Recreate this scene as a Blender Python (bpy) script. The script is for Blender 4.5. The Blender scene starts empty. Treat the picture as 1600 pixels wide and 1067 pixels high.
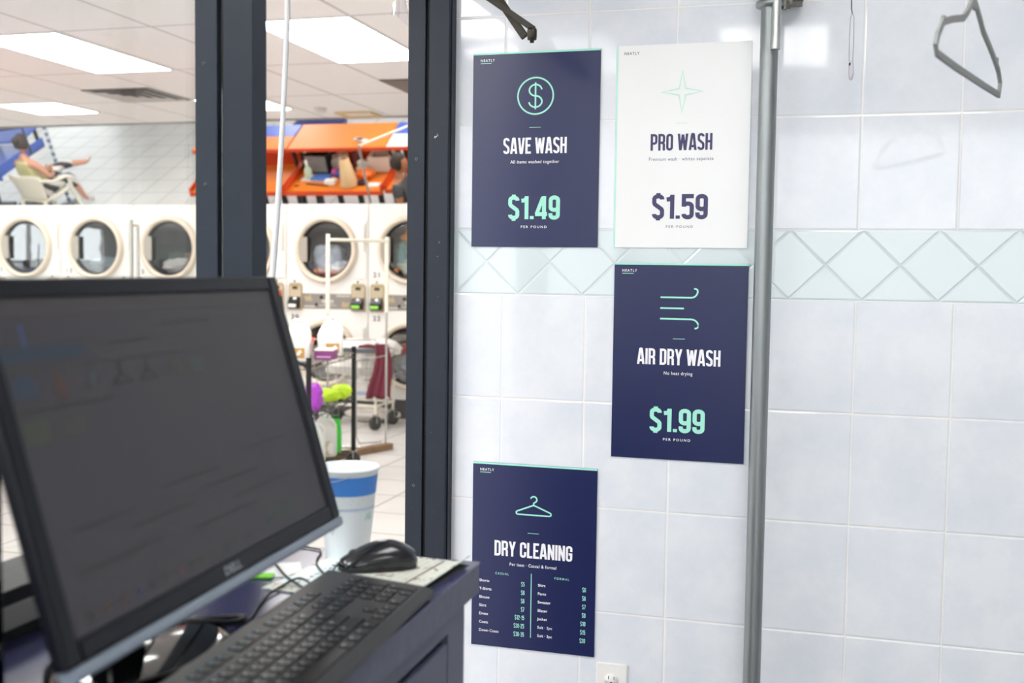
import bpy, bmesh, math, random
from mathutils import Vector, Matrix, noise
SC = bpy.context.scene
COL = SC.collection
PI = math.pi

# ------------------------------------------------------------------ camera
EYE = 1.36
cam_d = bpy.data.cameras.new('camera'); cam = bpy.data.objects.new('camera', cam_d); COL.objects.link(cam)
cam_d.sensor_width = 36.0; cam_d.sensor_fit = 'HORIZONTAL'; cam_d.lens = 1710.687/1600*36
cam_d.clip_start = 0.02; cam_d.clip_end = 200
yaw, pitch, roll = -0.274383, 0.062767, 0.0135025
fwd = Vector((math.sin(yaw)*math.cos(pitch), math.cos(yaw)*math.cos(pitch), -math.sin(pitch)))
rt = Vector((math.cos(yaw), -math.sin(yaw), 0)); upv = rt.cross(fwd)
r2 = rt*math.cos(roll)+upv*math.sin(roll); u2 = -rt*math.sin(roll)+upv*math.cos(roll)
m = Matrix.Identity(4)
for i in range(3):
    m[i][0], m[i][1], m[i][2] = r2[i], u2[i], -fwd[i]
m[2][3] = EYE
cam.matrix_world = m
cam_d.dof.use_dof = True; cam_d.dof.focus_distance = 2.58; cam_d.dof.aperture_fstop = 4.2
SC.camera = cam

# ------------------------------------------------------------------ exposure, sky, lights
SC.view_settings.view_transform = 'Standard'; SC.view_settings.look = 'None'
SC.view_settings.exposure = 0.19; SC.view_settings.gamma = 1.0; SC.view_settings.use_curve_mapping = False
w = bpy.data.worlds.new('sky'); SC.world = w; w.use_nodes = True
bg = w.node_tree.nodes['Background']; bg.inputs[0].default_value = (0.93, 0.965, 1.0, 1); bg.inputs[1].default_value = 4.0
PANEL = 18.0        # radiance of the laundromat's ceiling light panels
PANEL_OFFICE = 8.9

def portal(loc, rot, sx, sy):
    l = bpy.data.lights.new('window_portal', 'AREA'); l.shape = 'RECTANGLE'; l.size = sx; l.size_y = sy
    l.cycles.is_portal = True
    o = bpy.data.objects.new('window_portal', l); COL.objects.link(o); o.location = loc; o.rotation_euler = rot
    o['kind'] = 'helper'
portal((0.65, -3.18, 1.55), (PI/2, 0, PI), 2.3, 1.7)
portal((-13.98, 1.6, 1.5), (0, -PI/2, 0), 2.4, 4.8)
portal((-3.8, -3.48, 1.5), (PI/2, 0, PI), 5.4, 2.4)

# ------------------------------------------------------------------ materials
def lin(h):
    h = h.lstrip('#'); out = []
    for i in (0, 2, 4):
        c = int(h[i:i+2], 16)/255
        out.append(c/12.92 if c <= 0.04045 else ((c+0.055)/1.055)**2.4)
    return tuple(out)+(1,)
MATS = {}
def mat(name, col, rough=0.5, metal=0.0, spec=0.5, emit=None, trans=0.0, alpha=1.0, coat=0.0, noise_amt=0.0, nscale=8.0, sub=0.0):
    if name in MATS: return MATS[name]
    mt = bpy.data.materials.new(name); mt.use_nodes = True
    b = mt.node_tree.nodes['Principled BSDF']; c = lin(col) if isinstance(col, str) else col
    b.inputs['Base Color'].default_value = c; b.inputs['Roughness'].default_value = rough
    b.inputs['Metallic'].default_value = metal; b.inputs['Specular IOR Level'].default_value = spec
    b.inputs['Coat Weight'].default_value = coat; b.inputs['Transmission Weight'].default_value = trans; b.inputs['Alpha'].default_value = alpha
    if sub: b.inputs['Subsurface Weight'].default_value = sub
    if emit: b.inputs['Emission Color'].default_value = c; b.inputs['Emission Strength'].default_value = emit
    if noise_amt:
        nt = mt.node_tree; tc = nt.nodes.new('ShaderNodeTexCoord'); nz = nt.nodes.new('ShaderNodeTexNoise')
        nz.inputs['Scale'].default_value = nscale; nz.inputs['Detail'].default_value = 6
        nt.links.new(tc.outputs['Object'], nz.inputs['Vector'])
        mx = nt.nodes.new('ShaderNodeMix'); mx.data_type = 'RGBA'
        mx.inputs[6].default_value = tuple(max(0, v*(1-noise_amt)) for v in c[:3])+(1,)
        mx.inputs[7].default_value = tuple(min(1, v*(1+noise_amt)) for v in c[:3])+(1,)
        nt.links.new(nz.outputs['Fac'], mx.inputs[0]); nt.links.new(mx.outputs[2], b.inputs['Base Color'])
    MATS[name] = mt
    return mt
def math_node(nt, op, a, b=None, c=None):
    n = nt.nodes.new('ShaderNodeMath'); n.operation = op
    for i, v in enumerate((a, b, c)):
        if v is None: continue
        if isinstance(v, (int, float)): n.inputs[i].default_value = v
        else: nt.links.new(v, n.inputs[i])
    return n.outputs[0]
def mixc(nt, fac, a, b):
    n = nt.nodes.new('ShaderNodeMix'); n.data_type = 'RGBA'
    for i, v in ((0, fac), (6, a), (7, b)):
        if isinstance(v, (int, float)) or isinstance(v, tuple): n.inputs[i].default_value = v
        else: nt.links.new(v, n.inputs[i])
    return n.outputs[2]
def grid_dist(nt, s, off, per):
    """distance (in metres) of a coordinate to the nearest line off + k*per"""
    f = math_node(nt, 'FRACT', math_node(nt, 'ADD', math_node(nt, 'DIVIDE', math_node(nt, 'SUBTRACT', s, off), per), 100.5))
    return math_node(nt, 'MULTIPLY', math_node(nt, 'ABSOLUTE', math_node(nt, 'SUBTRACT', f, 0.5)), per)
def coords(nt):
    g = nt.nodes.new('ShaderNodeNewGeometry'); s = nt.nodes.new('ShaderNodeSeparateXYZ'); nt.links.new(g.outputs['Position'], s.inputs[0])
    return g, s.outputs[0], s.outputs[1], s.outputs[2]

ZB1, ZB0 = 1.4635, 1.3085       # decorative band, top and bottom
def tile_material():
    mt = bpy.data.materials.new('glazed_wall_tile'); mt.use_nodes = True; nt = mt.node_tree; b = nt.nodes['Principled BSDF']
    g, X, Y, Z = coords(nt)
    dx = grid_dist(nt, X, -0.7366, 0.2027)
    dzu = grid_dist(nt, Z, ZB1, 0.2511); dzl = grid_dist(nt, Z, ZB0, 0.2511)
    up = math_node(nt, 'GREATER_THAN', Z, ZB1); lo = math_node(nt, 'LESS_THAN', Z, ZB0)
    band = math_node(nt, 'SUBTRACT', 1.0, math_node(nt, 'ADD', up, lo))
    dz = math_node(nt, 'ADD', math_node(nt, 'MULTIPLY', up, dzu), math_node(nt, 'MULTIPLY', math_node(nt, 'SUBTRACT', 1.0, up), dzl))
    dt = math_node(nt, 'MINIMUM', dx, dz)
    # band: squares set on their corners
    uu = math_node(nt, 'SUBTRACT', X, -0.0709); vv = math_node(nt, 'SUBTRACT', Z, ZB0)
    P = 0.1572
    d1 = grid_dist(nt, math_node(nt, 'ADD', uu, math_node(nt, 'MULTIPLY', vv, P/0.155)), 0.0, P)
    d2 = grid_dist(nt, math_node(nt, 'SUBTRACT', uu, math_node(nt, 'MULTIPLY', vv, P/0.155)), 0.0, P)
    db = math_node(nt, 'MULTIPLY', math_node(nt, 'MINIMUM', d1, d2), 0.707)
    db = math_node(nt, 'MINIMUM', db, math_node(nt, 'MINIMUM', math_node(nt, 'ABSOLUTE', math_node(nt, 'SUBTRACT', Z, ZB0)), math_node(nt, 'ABSOLUTE', math_node(nt, 'SUBTRACT', Z, ZB1))))
    d = math_node(nt, 'ADD', math_node(nt, 'MULTIPLY', band, db), math_node(nt, 'MULTIPLY', math_node(nt, 'SUBTRACT', 1.0, band), dt))
    grout = math_node(nt, 'SUBTRACT', 1.0, math_node(nt, 'SMOOTH_MIN', math_node(nt, 'DIVIDE', d, 0.0017), 1.0, 0.1))
    grout = math_node(nt, 'MAXIMUM', grout, 0.0)
    # cloudy glaze
    nz = nt.nodes.new('ShaderNodeTexNoise'); nz.inputs['Scale'].default_value = 9.0; nz.inputs['Detail'].default_value = 7; nz.inputs['Roughness'].default_value = 0.6
    nt.links.new(g.outputs['Position'], nz.inputs['Vector'])
    ramp = nt.nodes.new('ShaderNodeValToRGB'); nt.links.new(nz.outputs['Fac'], ramp.inputs[0])
    ramp.color_ramp.elements[0].position = 0.35; ramp.color_ramp.elements[0].color = (0.745, 0.785, 0.86, 1)
    ramp.color_ramp.elements[1].position = 0.62; ramp.color_ramp.elements[1].color = (0.82, 0.845, 0.895, 1)
    base = mixc(nt, band, ramp.outputs[0], (0.70, 0.785, 0.82, 1))
    gcol = mixc(nt, band, (0.93, 0.90, 0.87, 1), (0.65, 0.74, 0.77, 1))
    gf = math_node(nt, 'MULTIPLY', math_node(nt, 'GREATER_THAN', grout, 0.15), math_node(nt, 'ADD', 0.85, math_node(nt, 'MULTIPLY', band, -0.35)))
    nt.links.new(mixc(nt, gf, base, gcol), b.inputs['Base Color'])
    b.inputs['Roughness'].default_value = 0.22
    rr = math_node(nt, 'ADD', 0.055, math_node(nt, 'MULTIPLY', gf, 0.5)); nt.links.new(rr, b.inputs['Roughness'])
    bp = nt.nodes.new('ShaderNodeBump'); bp.inputs['Strength'].default_value = 0.55; bp.inputs['Distance'].default_value = 0.002
    nt.links.new(math_node(nt, 'MINIMUM', math_node(nt, 'DIVIDE', d, 0.004), 1.0), bp.inputs['Height']); nt.links.new(bp.outputs[0], b.inputs['Normal'])
    return mt
def ceiling_material():
    mt = bpy.data.materials.new('ceiling_tile'); mt.use_nodes = True; nt = mt.node_tree; b = nt.nodes['Principled BSDF']
    g, X, Y, Z = coords(nt)
    d = math_node(nt, 'MINIMUM', grid_dist(nt, X, -2.5, 0.616), grid_dist(nt, Y, 5.55, 1.22))
    f = math_node(nt, 'LESS_THAN', d, 0.012)
    nz = nt.nodes.new('ShaderNodeTexNoise'); nz.inputs['Scale'].default_value = 60; nt.links.new(g.outputs['Position'], nz.inputs['Vector'])
    base = mixc(nt, nz.outputs['Fac'], (0.84, 0.805, 0.79, 1), (0.91, 0.875, 0.86, 1))
    nt.links.new(mixc(nt, f, base, (0.60, 0.56, 0.55, 1)), b.inputs['Base Color']); b.inputs['Roughness'].default_value = 0.9
    return mt
def floor_material():
    mt = bpy.data.materials.new('laundromat_floor_tile'); mt.use_nodes = True; nt = mt.node_tree; b = nt.nodes['Principled BSDF']
    g, X, Y, Z = coords(nt)
    d = math_node(nt, 'MINIMUM', grid_dist(nt, X, -11.64, 0.46), grid_dist(nt, Y, 2.0, 0.46))
    f = math_node(nt, 'LESS_THAN', d, 0.009)
    nz = nt.nodes.new('ShaderNodeTexNoise'); nz.inputs['Scale'].default_value = 1.6; nz.inputs['Detail'].default_value = 8; nt.links.new(g.outputs['Position'], nz.inputs['Vector'])
    base = mixc(nt, nz.outputs['Fac'], (0.52, 0.505, 0.485, 1), (0.70, 0.685, 0.665, 1))
    nt.links.new(mixc(nt, f, base, (0.33, 0.32, 0.31, 1)), b.inputs['Base Color']); b.inputs['Roughness'].default_value = 0.35
    return mt
def glass_material(name, refl_rough=0.0, tint=(1, 1, 1, 1), ior=1.5, extra=0.0):
    """thin clear pane: transparent with a Fresnel mirror layer"""
    mt = bpy.data.materials.new(name); mt.use_nodes = True; nt = mt.node_tree
    nt.nodes.remove(nt.nodes['Principled BSDF'])
    tr = nt.nodes.new('ShaderNodeBsdfTransparent'); tr.inputs[0].default_value = tint
    gl = nt.nodes.new('ShaderNodeBsdfGlossy'); gl.inputs['Roughness'].default_value = refl_rough
    g = nt.nodes.new('ShaderNodeNewGeometry'); dt = nt.nodes.new('ShaderNodeVectorMath'); dt.operation = 'DOT_PRODUCT'
    nt.links.new(g.outputs['Normal'], dt.inputs[0]); nt.links.new(g.outputs['Incoming'], dt.inputs[1])
    cs = math_node(nt, 'ABSOLUTE', dt.outputs['Value']); f0 = ((ior-1)/(ior+1))**2+extra
    fr = math_node(nt, 'ADD', f0, math_node(nt, 'MULTIPLY', 1-f0, math_node(nt, 'POWER', math_node(nt, 'SUBTRACT', 1.0, cs), 5)))
    mx = nt.nodes.new('ShaderNodeMixShader')
    nt.links.new(fr, mx.inputs[0])
    nt.links.new(tr.outputs[0], mx.inputs[1]); nt.links.new(gl.outputs[0], mx.inputs[2])
    nt.links.new(mx.outputs[0], nt.nodes['Material Output'].inputs[0])
    return mt
def stripes_material(name, a, b_, scale, axis='X', distort=4.0):
    mt = bpy.data.materials.new(name); mt.use_nodes = True; nt = mt.node_tree; b = nt.nodes['Principled BSDF']
    tc = nt.nodes.new('ShaderNodeTexCoord'); wv = nt.nodes.new('ShaderNodeTexWave'); wv.bands_direction = axis
    wv.inputs['Scale'].default_value = scale; wv.inputs['Distortion'].default_value = distort; wv.inputs['Detail'].default_value = 1
    nt.links.new(tc.outputs['Object'], wv.inputs['Vector'])
    f = math_node(nt, 'GREATER_THAN', wv.outputs['Fac'], 0.5)
    nt.links.new(mixc(nt, f, lin(a), lin(b_)), b.inputs['Base Color']); b.inputs['Roughness'].default_value = 0.8
    return mt
def brushed(name, col, rough, scale=(200, 200, 2), amt=0.25):
    mt = bpy.data.materials.new(name); mt.use_nodes = True; nt = mt.node_tree; b = nt.nodes['Principled BSDF']
    tc = nt.nodes.new('ShaderNodeTexCoord'); mp = nt.nodes.new('ShaderNodeMapping'); mp.inputs['Scale'].default_value = scale
    nz = nt.nodes.new('ShaderNodeTexNoise'); nz.inputs['Scale'].default_value = 1.0; nz.inputs['Detail'].default_value = 6
    nt.links.new(tc.outputs['Object'], mp.inputs[0]); nt.links.new(mp.outputs[0], nz.inputs['Vector'])
    c = lin(col)
    nt.links.new(mixc(nt, nz.outputs['Fac'], tuple(v*(1-amt) for v in c[:3])+(1,), tuple(min(1, v*(1+amt)) for v in c[:3])+(1,)), b.inputs['Base Color'])
    b.inputs['Metallic'].default_value = 0.85; b.inputs['Roughness'].default_value = rough
    return mt

M_TILE = tile_material(); M_CEIL = ceiling_material(); M_FLOOR = floor_material()
M_FRAME = mat('dark_blue_grey_painted_aluminium', '#1e2633', 0.40, 0.0, 0.26, noise_amt=0.12, nscale=30)
M_GROOVE = mat('black_rubber_gasket', '#0b0b0d', 0.6)
M_GLASS = glass_material('window_glass', 0.0, (0.97, 0.985, 0.98, 1), 1.5, 0.0)
M_WHITE_WALL = mat('white_painted_wall', '#dcdad6', 0.8)
M_STEEL = brushed('galvanised_steel', '#969b9d', 0.42, (60, 60, 6), 0.22)
M_DARKSTEEL = mat('worn_bronze_steel', '#45413c', 0.42, 0.7, noise_amt=0.3, nscale=40)
M_NAVY = mat('poster_navy', '#151e50', 0.32, 0.0, 0.5)
M_PWHITE = mat('poster_white', '#f4f5f6', 0.4)
M_MINT = mat('mint_print', '#a5ecd8', 0.45)
M_MINTPALE = mat('pale_mint_print', '#c3ede2', 0.45)
M_PTXT = mat('white_print', '#f5f5fa', 0.45)
M_PVIOLET = mat('violet_print', '#3d3a66', 0.45)
M_PGREY = mat('grey_print', '#6d6a86', 0.5)
M_WPLAS = mat('white_plastic', '#f1f0ee', 0.3)
M_BLACK = mat('black_plastic', '#121317', 0.35)
M_BLACKM = mat('matte_black_plastic', '#17181b', 0.5)
M_GLOSSB = mat('gloss_black_plastic', '#08090b', 0.08, coat=0.3)
M_HANGER = mat('grey_flocked_plastic', '#8f9290', 0.6)

# ------------------------------------------------------------------ mesh helpers
class MB:
    def __init__(s): s.v = []; s.f = []; s.mi = []; s.sm = []
    def add(s, verts, faces, mi=0, smooth=False):
        o = len(s.v); s.v += [tuple(v) for v in verts]
        for f in faces: s.f.append(tuple(i+o for i in f)); s.mi.append(mi); s.sm.append(smooth)
        return s
    def box(s, x0, x1, y0, y1, z0, z1, mi=0):
        v = [(x, y, z) for z in (z0, z1) for y in (y0, y1) for x in (x0, x1)]
        return s.add(v, [(0, 2, 3, 1), (4, 5, 7, 6), (0, 1, 5, 4), (2, 6, 7, 3), (0, 4, 6, 2), (1, 3, 7, 5)], mi)
    def tube(s, pts, r, n=10, mi=0, closed=False, caps=True):
        pts = [Vector(p) for p in pts]; N = len(pts); rs = r if isinstance(r, (list, tuple)) else [r]*N
        rings = []; prev = None
        for i, p in enumerate(pts):
            if closed: t = (pts[(i+1) % N]-pts[i-1])
            else: t = pts[min(i+1, N-1)]-pts[max(i-1, 0)]
            t.normalize()
            if prev is None:
                a = Vector((0, 0, 1)) if abs(t.z) < 0.9 else Vector((1, 0, 0)); u = t.cross(a).normalized()
            else:
                u = prev-t*prev.dot(t); u.normalize()
            prev = u; vv = t.cross(u)
            rings.append([p+(u*math.cos(2*PI*k/n)+vv*math.sin(2*PI*k/n))*rs[i] for k in range(n)])
        V = [q for rg in rings for q in rg]; F = []
        for i in range(N if closed else N-1):
            a, b = i*n, ((i+1) % N)*n
            for k in range(n): F.append((a+k, a+(k+1) % n, b+(k+1) % n, b+k))
        s.add(V, F, mi, True)
        if caps and not closed:
            s.add(rings[0], [tuple(range(n))[::-1]], mi); s.add(rings[-1], [tuple(range(n))], mi)
        return s
    def lathe(s, prof, c=(0, 0, 0), axis='Z', n=32, mi=0, smooth=True, sx=1.0, sy=1.0):
        c = Vector(c); V = []; F = []
        for (r, h) in prof:
            for k in range(n):
                a = 2*PI*k/n; p = (r*math.cos(a)*sx, r*math.sin(a)*sy, h)
                if axis == 'Y': p = (p[0], h, p[1])
                if axis == 'X': p = (h, p[0], p[1])
                V.append(c+Vector(p))
        for i in range(len(prof)-1):
            for k in range(n):
                q = (i*n+k, i*n+(k+1) % n, (i+1)*n+(k+1) % n, (i+1)*n+k)
                F.append(q if axis != 'Y' else q[::-1])
        return s.add(V, F, mi, smooth)
    def disc(s, c, r, axis='Z', n=32, mi=0, sx=1.0, sy=1.0):
        V = []
        for k in range(n):
            a = 2*PI*k/n; p = (r*math.cos(a)*sx, r*math.sin(a)*sy, 0)
            if axis == 'Y': p = (p[0], 0, p[1])
            if axis == 'X': p = (0, p[0], p[1])
            V.append(Vector(c)+Vector(p))
        return s.add(V, [tuple(range(n))], mi)
    def prism(s, poly, h, plane='XY', base=0.0, mi=0):
        """extruded polygon; plane gives the two axes of the outline, h along the third"""
        n = len(poly)
        def P(a, b, c): return {'XY': (a, b, c), 'XZ': (a, c, b), 'YZ': (c, a, b)}[plane]
        V = [P(a, b, base) for a, b in poly]+[P(a, b, base+h) for a, b in poly]
        F = [tuple(range(n))[::-1], tuple(range(n, 2*n))]+[(i, (i+1) % n, n+(i+1) % n, n+i) for i in range(n)]
        return s.add(V, F, mi)
    def build(s, name, mats, parent=None, loc=None, bevel=0.0, fix=True, subsurf=0):
        me = bpy.data.meshes.new(name); me.from_pydata(s.v, [], s.f)
        mats = mats if isinstance(mats, (list, tuple)) else [mats]
        for mm in mats: me.materials.append(mm)
        me.polygons.foreach_set('material_index', s.mi); me.polygons.foreach_set('use_smooth', s.sm)
        if fix:
            bm = bmesh.new(); bm.from_mesh(me); bmesh.ops.recalc_face_normals(bm, faces=bm.faces); bm.to_mesh(me); bm.free()
        me.update()
        o = bpy.data.objects.new(name, me); COL.objects.link(o)
        if parent: o.parent = parent
        if loc: o.location = loc
        if bevel:
            b = o.modifiers.new('bevel', 'BEVEL'); b.width = bevel; b.segments = 2; b.limit_method = 'ANGLE'; b.angle_limit = 0.6
        if subsurf:
            b = o.modifiers.new('sub', 'SUBSURF'); b.levels = subsurf; b.render_levels = subsurf
        return o
def tag(o, label, cat, group=None, kind=None):
    o['label'] = label; o['category'] = cat
    if group: o['group'] = group
    if kind: o['kind'] = kind
    return o
def thing(name, label, cat, loc=(0, 0, 0), rotz=0.0, group=None):
    o = bpy.data.objects.new(name, None); o.empty_display_size = 0.05; COL.objects.link(o)
    o.location = loc; o.rotation_euler = (0, 0, rotz)
    return tag(o, label, cat, group)
def struct(o): o['kind'] = 'structure'; return o
def dup(root, loc, rotz, label, group=None):
    r = root.copy(); COL.objects.link(r); r.location = loc; r.rotation_euler = (0, 0, rotz); r['label'] = label
    if group: r['group'] = group
    for ch in list(root.children):
        c = ch.copy(); COL.objects.link(c); c.parent = r
        for g in list(ch.children):
            d = g.copy(); COL.objects.link(d); d.parent = c
    return r
def text_mesh(name, s, size, mt, parent, M, align='CENTER', bold=0.0, spacing=1.0, width=None, lift=0.0004):
    """lettering as a thin mesh; M maps local (x right, y up, z out)"""
    cu = bpy.data.curves.new('t', 'FONT'); cu.body = s; cu.size = size; cu.align_x = align; cu.space_character = spacing
    cu.offset = bold; cu.extrude = lift/2; cu.resolution_u = 3
    t = bpy.data.objects.new('t', cu); COL.objects.link(t)
    dg = bpy.context.evaluated_depsgraph_get(); dg.update()
    me = bpy.data.meshes.new_from_object(t.evaluated_get(dg)); bpy.data.objects.remove(t); bpy.data.curves.remove(cu)
    me.name = name
    if width and len(me.vertices):
        xs = [v.co.x for v in me.vertices]; wd = max(xs)-min(xs); k = width/wd
        c = (max(xs)+min(xs))/2 if align == 'CENTER' else (min(xs) if align == 'LEFT' else max(xs))
        for v in me.vertices: v.co.x = (v.co.x-c)*k
    me.transform(M)
    me.materials.clear(); me.materials.append(mt)
    o = bpy.data.objects.new(name, me); COL.objects.link(o); o.parent = parent
    return o
def frame_m(o, x, y):
    """matrix with origin o, local x and y axes"""
    x = Vector(x).normalized(); y = Vector(y).normalized(); z = x.cross(y); m = Matrix.Identity(4)
    for i in range(3): m[i][0], m[i][1], m[i][2], m[i][3] = x[i], y[i], z[i], o[i]
    return m

# ------------------------------------------------------------------ condensed capitals for headings and prices
def arc(cx, cy, rx, ry, a0, a1, n=7):
    return [(cx+rx*math.cos(math.radians(a0+(a1-a0)*i/n)), cy+ry*math.sin(math.radians(a0+(a1-a0)*i/n))) for i in range(n+1)]
GW = 0.36; S_ = 0.125; E_ = S_/2      # glyph width, stroke, half stroke (cap height 1)
L_, R_, T_, B_ = E_, GW-E_, 1-E_, E_
RR = (GW-S_)/2; CX = GW/2
def oval(): return arc(CX, T_-RR, RR, RR, 180, 0)+arc(CX, B_+RR, RR, RR, 0, -180)
def s_shape(): return arc(CX, T_-RR, RR, RR, -8, 180, 9)+[(L_, .66), (L_+.02, .60)]+[(R_-.02, .40), (R_, .34)]+arc(CX, B_+RR, RR, RR, 0, -188, 9)
GLYPH = {
 'S': (GW, [s_shape()]), '$': (GW, [s_shape(), [(CX, 1.07), (CX, .9)], [(CX, .1), (CX, -.07)]]),
 'A': (.40, [[(E_*.9, 0), (.165, 1)], [(.40-E_*.9, 0), (.235, 1)], [(.10, .24), (.30, .24)], [(.15, T_+.02), (.25, T_+.02)]]),
 'V': (.38, [[(E_*.9, 1), (.16, 0)], [(.38-E_*.9, 1), (.22, 0)], [(.15, E_-.02), (.23, E_-.02)]]),
 'E': (.32, [[(L_, 0), (L_, 1)], [(0, T_), (.32, T_)], [(0, .51), (.28, .51)], [(0, B_), (.32, B_)]]),
 'W': (.54, [[(E_*.9, 1), (.145, 0)], [(.265, .95), (.155, 0)], [(.275, .95), (.385, 0)], [(.54-E_*.9, 1), (.395, 0)]]),
 'H': (GW, [[(L_, 0), (L_, 1)], [(R_, 0), (R_, 1)], [(L_, .51), (R_, .51)]]),
 'P': (GW, [[(L_, 0), (L_, 1)], [(0, T_), (CX, T_)]+arc(CX, T_-RR, RR, RR, 90, 0)+arc(CX, .43+RR, RR, RR, 0, -90)+[(0, .43)]]),
 'R': (.37, [[(L_, 0), (L_, 1)], [(0, T_), (CX, T_)]+arc(CX, T_-RR, RR, RR, 90, 0)+arc(CX, .47+RR, RR, RR, 0, -90)+[(0, .47)], [(R_-.03, .44), (R_, .34), (R_, .1), (R_+.015, 0)]]),
 'O': (GW, ['c', oval()]), '0': (GW, ['c', oval()]),
 'I': (S_, [[(E_, 0), (E_, 1)]]),
 'D': (GW, [[(L_, 0), (L_, 1)], [(0, T_), (CX, T_)]+arc(CX, T_-RR, RR, RR, 90, 0)+arc(CX, B_+RR, RR, RR, 0, -90)+[(0, B_)]]),
 'Y': (.38, [[(E_*.9, 1), (.19, .40)], [(.38-E_*.9, 1), (.19, .40)], [(.19, 0), (.19, .46)]]),
 'C': (GW, [[(R_, .62)]+arc(CX, T_-RR, RR, RR, 0, 180)+arc(CX, B_+RR, RR, RR, 180, 360)+[(R_, .38)]]),
 'L': (.30, [[(L_, 0), (L_, 1)], [(0, B_), (.30, B_)]]),
 'N': (.37, [[(L_, 0), (L_, 1)], [(.37-L_, 0), (.37-L_, 1)], [(L_, .96), (.37-L_, .04)]]),
 'G': (GW, [[(R_, .64)]+arc(CX, T_-RR, RR, RR, 0, 180)+arc(CX, B_+RR, RR, RR, 180, 360)+[(R_, .50)], [(CX-.02, .47), (GW, .47)]]),
 '1': (.25, [[(.25-E_, 0), (.25-E_, 1)], [(.02, .80), (.14, .82), (.19, .95)]]),
 '2': (GW, [[(L_, .70), (L_, T_-RR)]+arc(CX, T_-RR, RR, RR, 180, 0)+[(R_, .66), (R_-.03, .56), (L_+.02, .22), (L_, B_)], [(0, B_), (GW, B_)]]),
 '3': (GW, [arc(CX, T_-RR, RR, RR, 190, 0)+[(R_, .64)]+arc(CX, .64, RR, .11, 0, -90, 4)+arc(CX, .42, RR, .11, 90, 0, 4)+[(R_, .3)]+arc(CX, B_+RR, RR, RR, 0, -190)]),
 '4': (.38, [[(.28, 0), (.28, 1)], [(.25, .97), (.05, .24)], [(.0, .22), (.38, .22)]]),
 '5': (GW, [[(GW-.01, T_), (L_, T_), (L_, .5)], [(L_, .52)]+arc(CX, .63-RR, RR, RR, 150, 0)+arc(CX, B_+RR, RR, RR, 0, -190)]),
 '6': (GW, ['c', arc(CX, .60-RR, RR, RR, 180, 0)+arc(CX, B_+RR, RR, RR, 0, -180), 'o', [(R_, .74)]+arc(CX, T_-RR, RR, RR, 0, 180)+[(L_, B_+RR)]]),
 '7': (.34, [[(0, T_), (.33, T_)], [(.29, T_), (.11, 0)]]),
 '8': (GW, ['c', arc(CX, T_-RR, RR, RR, 180, 0)+arc(CX, .49+RR, RR, RR, 0, -180), arc(CX, .51-RR, RR, RR, 180, 0)+arc(CX, B_+RR, RR, RR, 0, -180)]),
 '9': (GW, ['c', arc(CX, T_-RR, RR, RR, 180, 0)+arc(CX, .40+RR, RR, RR, 0, -180), 'o', [(L_, .26)]+arc(CX, B_+RR, RR, RR, 180, 360)+[(R_, T_-RR)]]),
 '.': (S_, [[(E_, 0), (E_, S_*1.1)]]), '-': (.22, [[(.02, .47), (.20, .47)]]), ' ': (.15, []),
}
ZSTEP = [0]
def ribbon(mb, pts, wdt, closed=False, z=None, M=None, mi=0):
    """flat stroke of constant width along 2-D points"""
    ZSTEP[0] = (ZSTEP[0]+1) % 7
    z = ZSTEP[0]*0.00004 if z is None else z       # overlapping strokes lie a hair apart
    P = [Vector((a, b)) for a, b in pts]
    Q = [P[0]]
    for q in P[1:]:
        if (q-Q[-1]).length > 1e-5: Q.append(q)
    if closed and (Q[0]-Q[-1]).length < 1e-5: Q.pop()
    n = len(Q); V = []; F = []
    for i in range(n):
        a = Q[i-1] if (i > 0 or closed) else None; b = Q[(i+1) % n] if (i < n-1 or closed) else None
        d1 = (Q[i]-a).normalized() if a is not None else None; d2 = (b-Q[i]).normalized() if b is not None else None
        if d1 is None: d1 = d2
        if d2 is None: d2 = d1
        n1 = Vector((-d1.y, d1.x)); n2 = Vector((-d2.y, d2.x)); nn = n1+n2
        if nn.length < 1e-4: nn = n1
        nn.normalize(); k = min(1.6, 1/max(0.3, nn.dot(n1)))
        for sgn in (1, -1):
            v = Q[i]+nn*(sgn*wdt/2*k); V.append((v.x, v.y, z))
    for i in range(n if closed else n-1):
        j = (i+1) % n; F.append((2*i, 2*i+1, 2*j+1, 2*j))
    if M is not None: V = [tuple(M @ Vector(v)) for v in V]
    mb.add(V, F, mi)
def caps(mb, s, x, y, h, align='C', width=None, z=0.0005, track=0.045, weight=1.0):
    """condensed capitals, baseline at y, cap height h, in the board's own plane"""
    tot = 0
    for ch in s: tot += GLYPH[ch][0]+track
    tot -= track; kx = h if width is None else width/tot
    ox = x-tot*kx*{'C': .5, 'L': 0, 'R': 1}[align]
    for ch in s:
        gw, st = GLYPH[ch]; closed = False
        for q in st:
            if q in ('c', 'o'): closed = q == 'c'; continue
            if len(q) == 2 and abs(q[1][1]-q[0][1]) > .5 and abs(q[1][0]-q[0][0]) > .01:      # slanted stroke, cut level with the cap line
                (a0, b0), (a1, b1) = q; hw = S_/2*math.hypot(a1-a0, b1-b0)/abs(b1-b0); ZSTEP[0] = (ZSTEP[0]+1) % 7; zz = ZSTEP[0]*.00004
                P4 = [(ox+(a0-hw)*kx, y+b0*h, zz), (ox+(a0+hw)*kx, y+b0*h, zz), (ox+(a1+hw)*kx, y+b1*h, zz), (ox+(a1-hw)*kx, y+b1*h, zz)]
                mb.add(P4 if b1 > b0 else P4[::-1], [(0, 1, 2, 3)]); continue
            ribbon(mb, [((ox+a*kx)/kx, y/kx+b*h/kx) for a, b in q], S_*weight, closed, None, Matrix.Diagonal((kx, kx, 1, 1)))
        ox += (gw+track)*kx
    return mb

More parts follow.
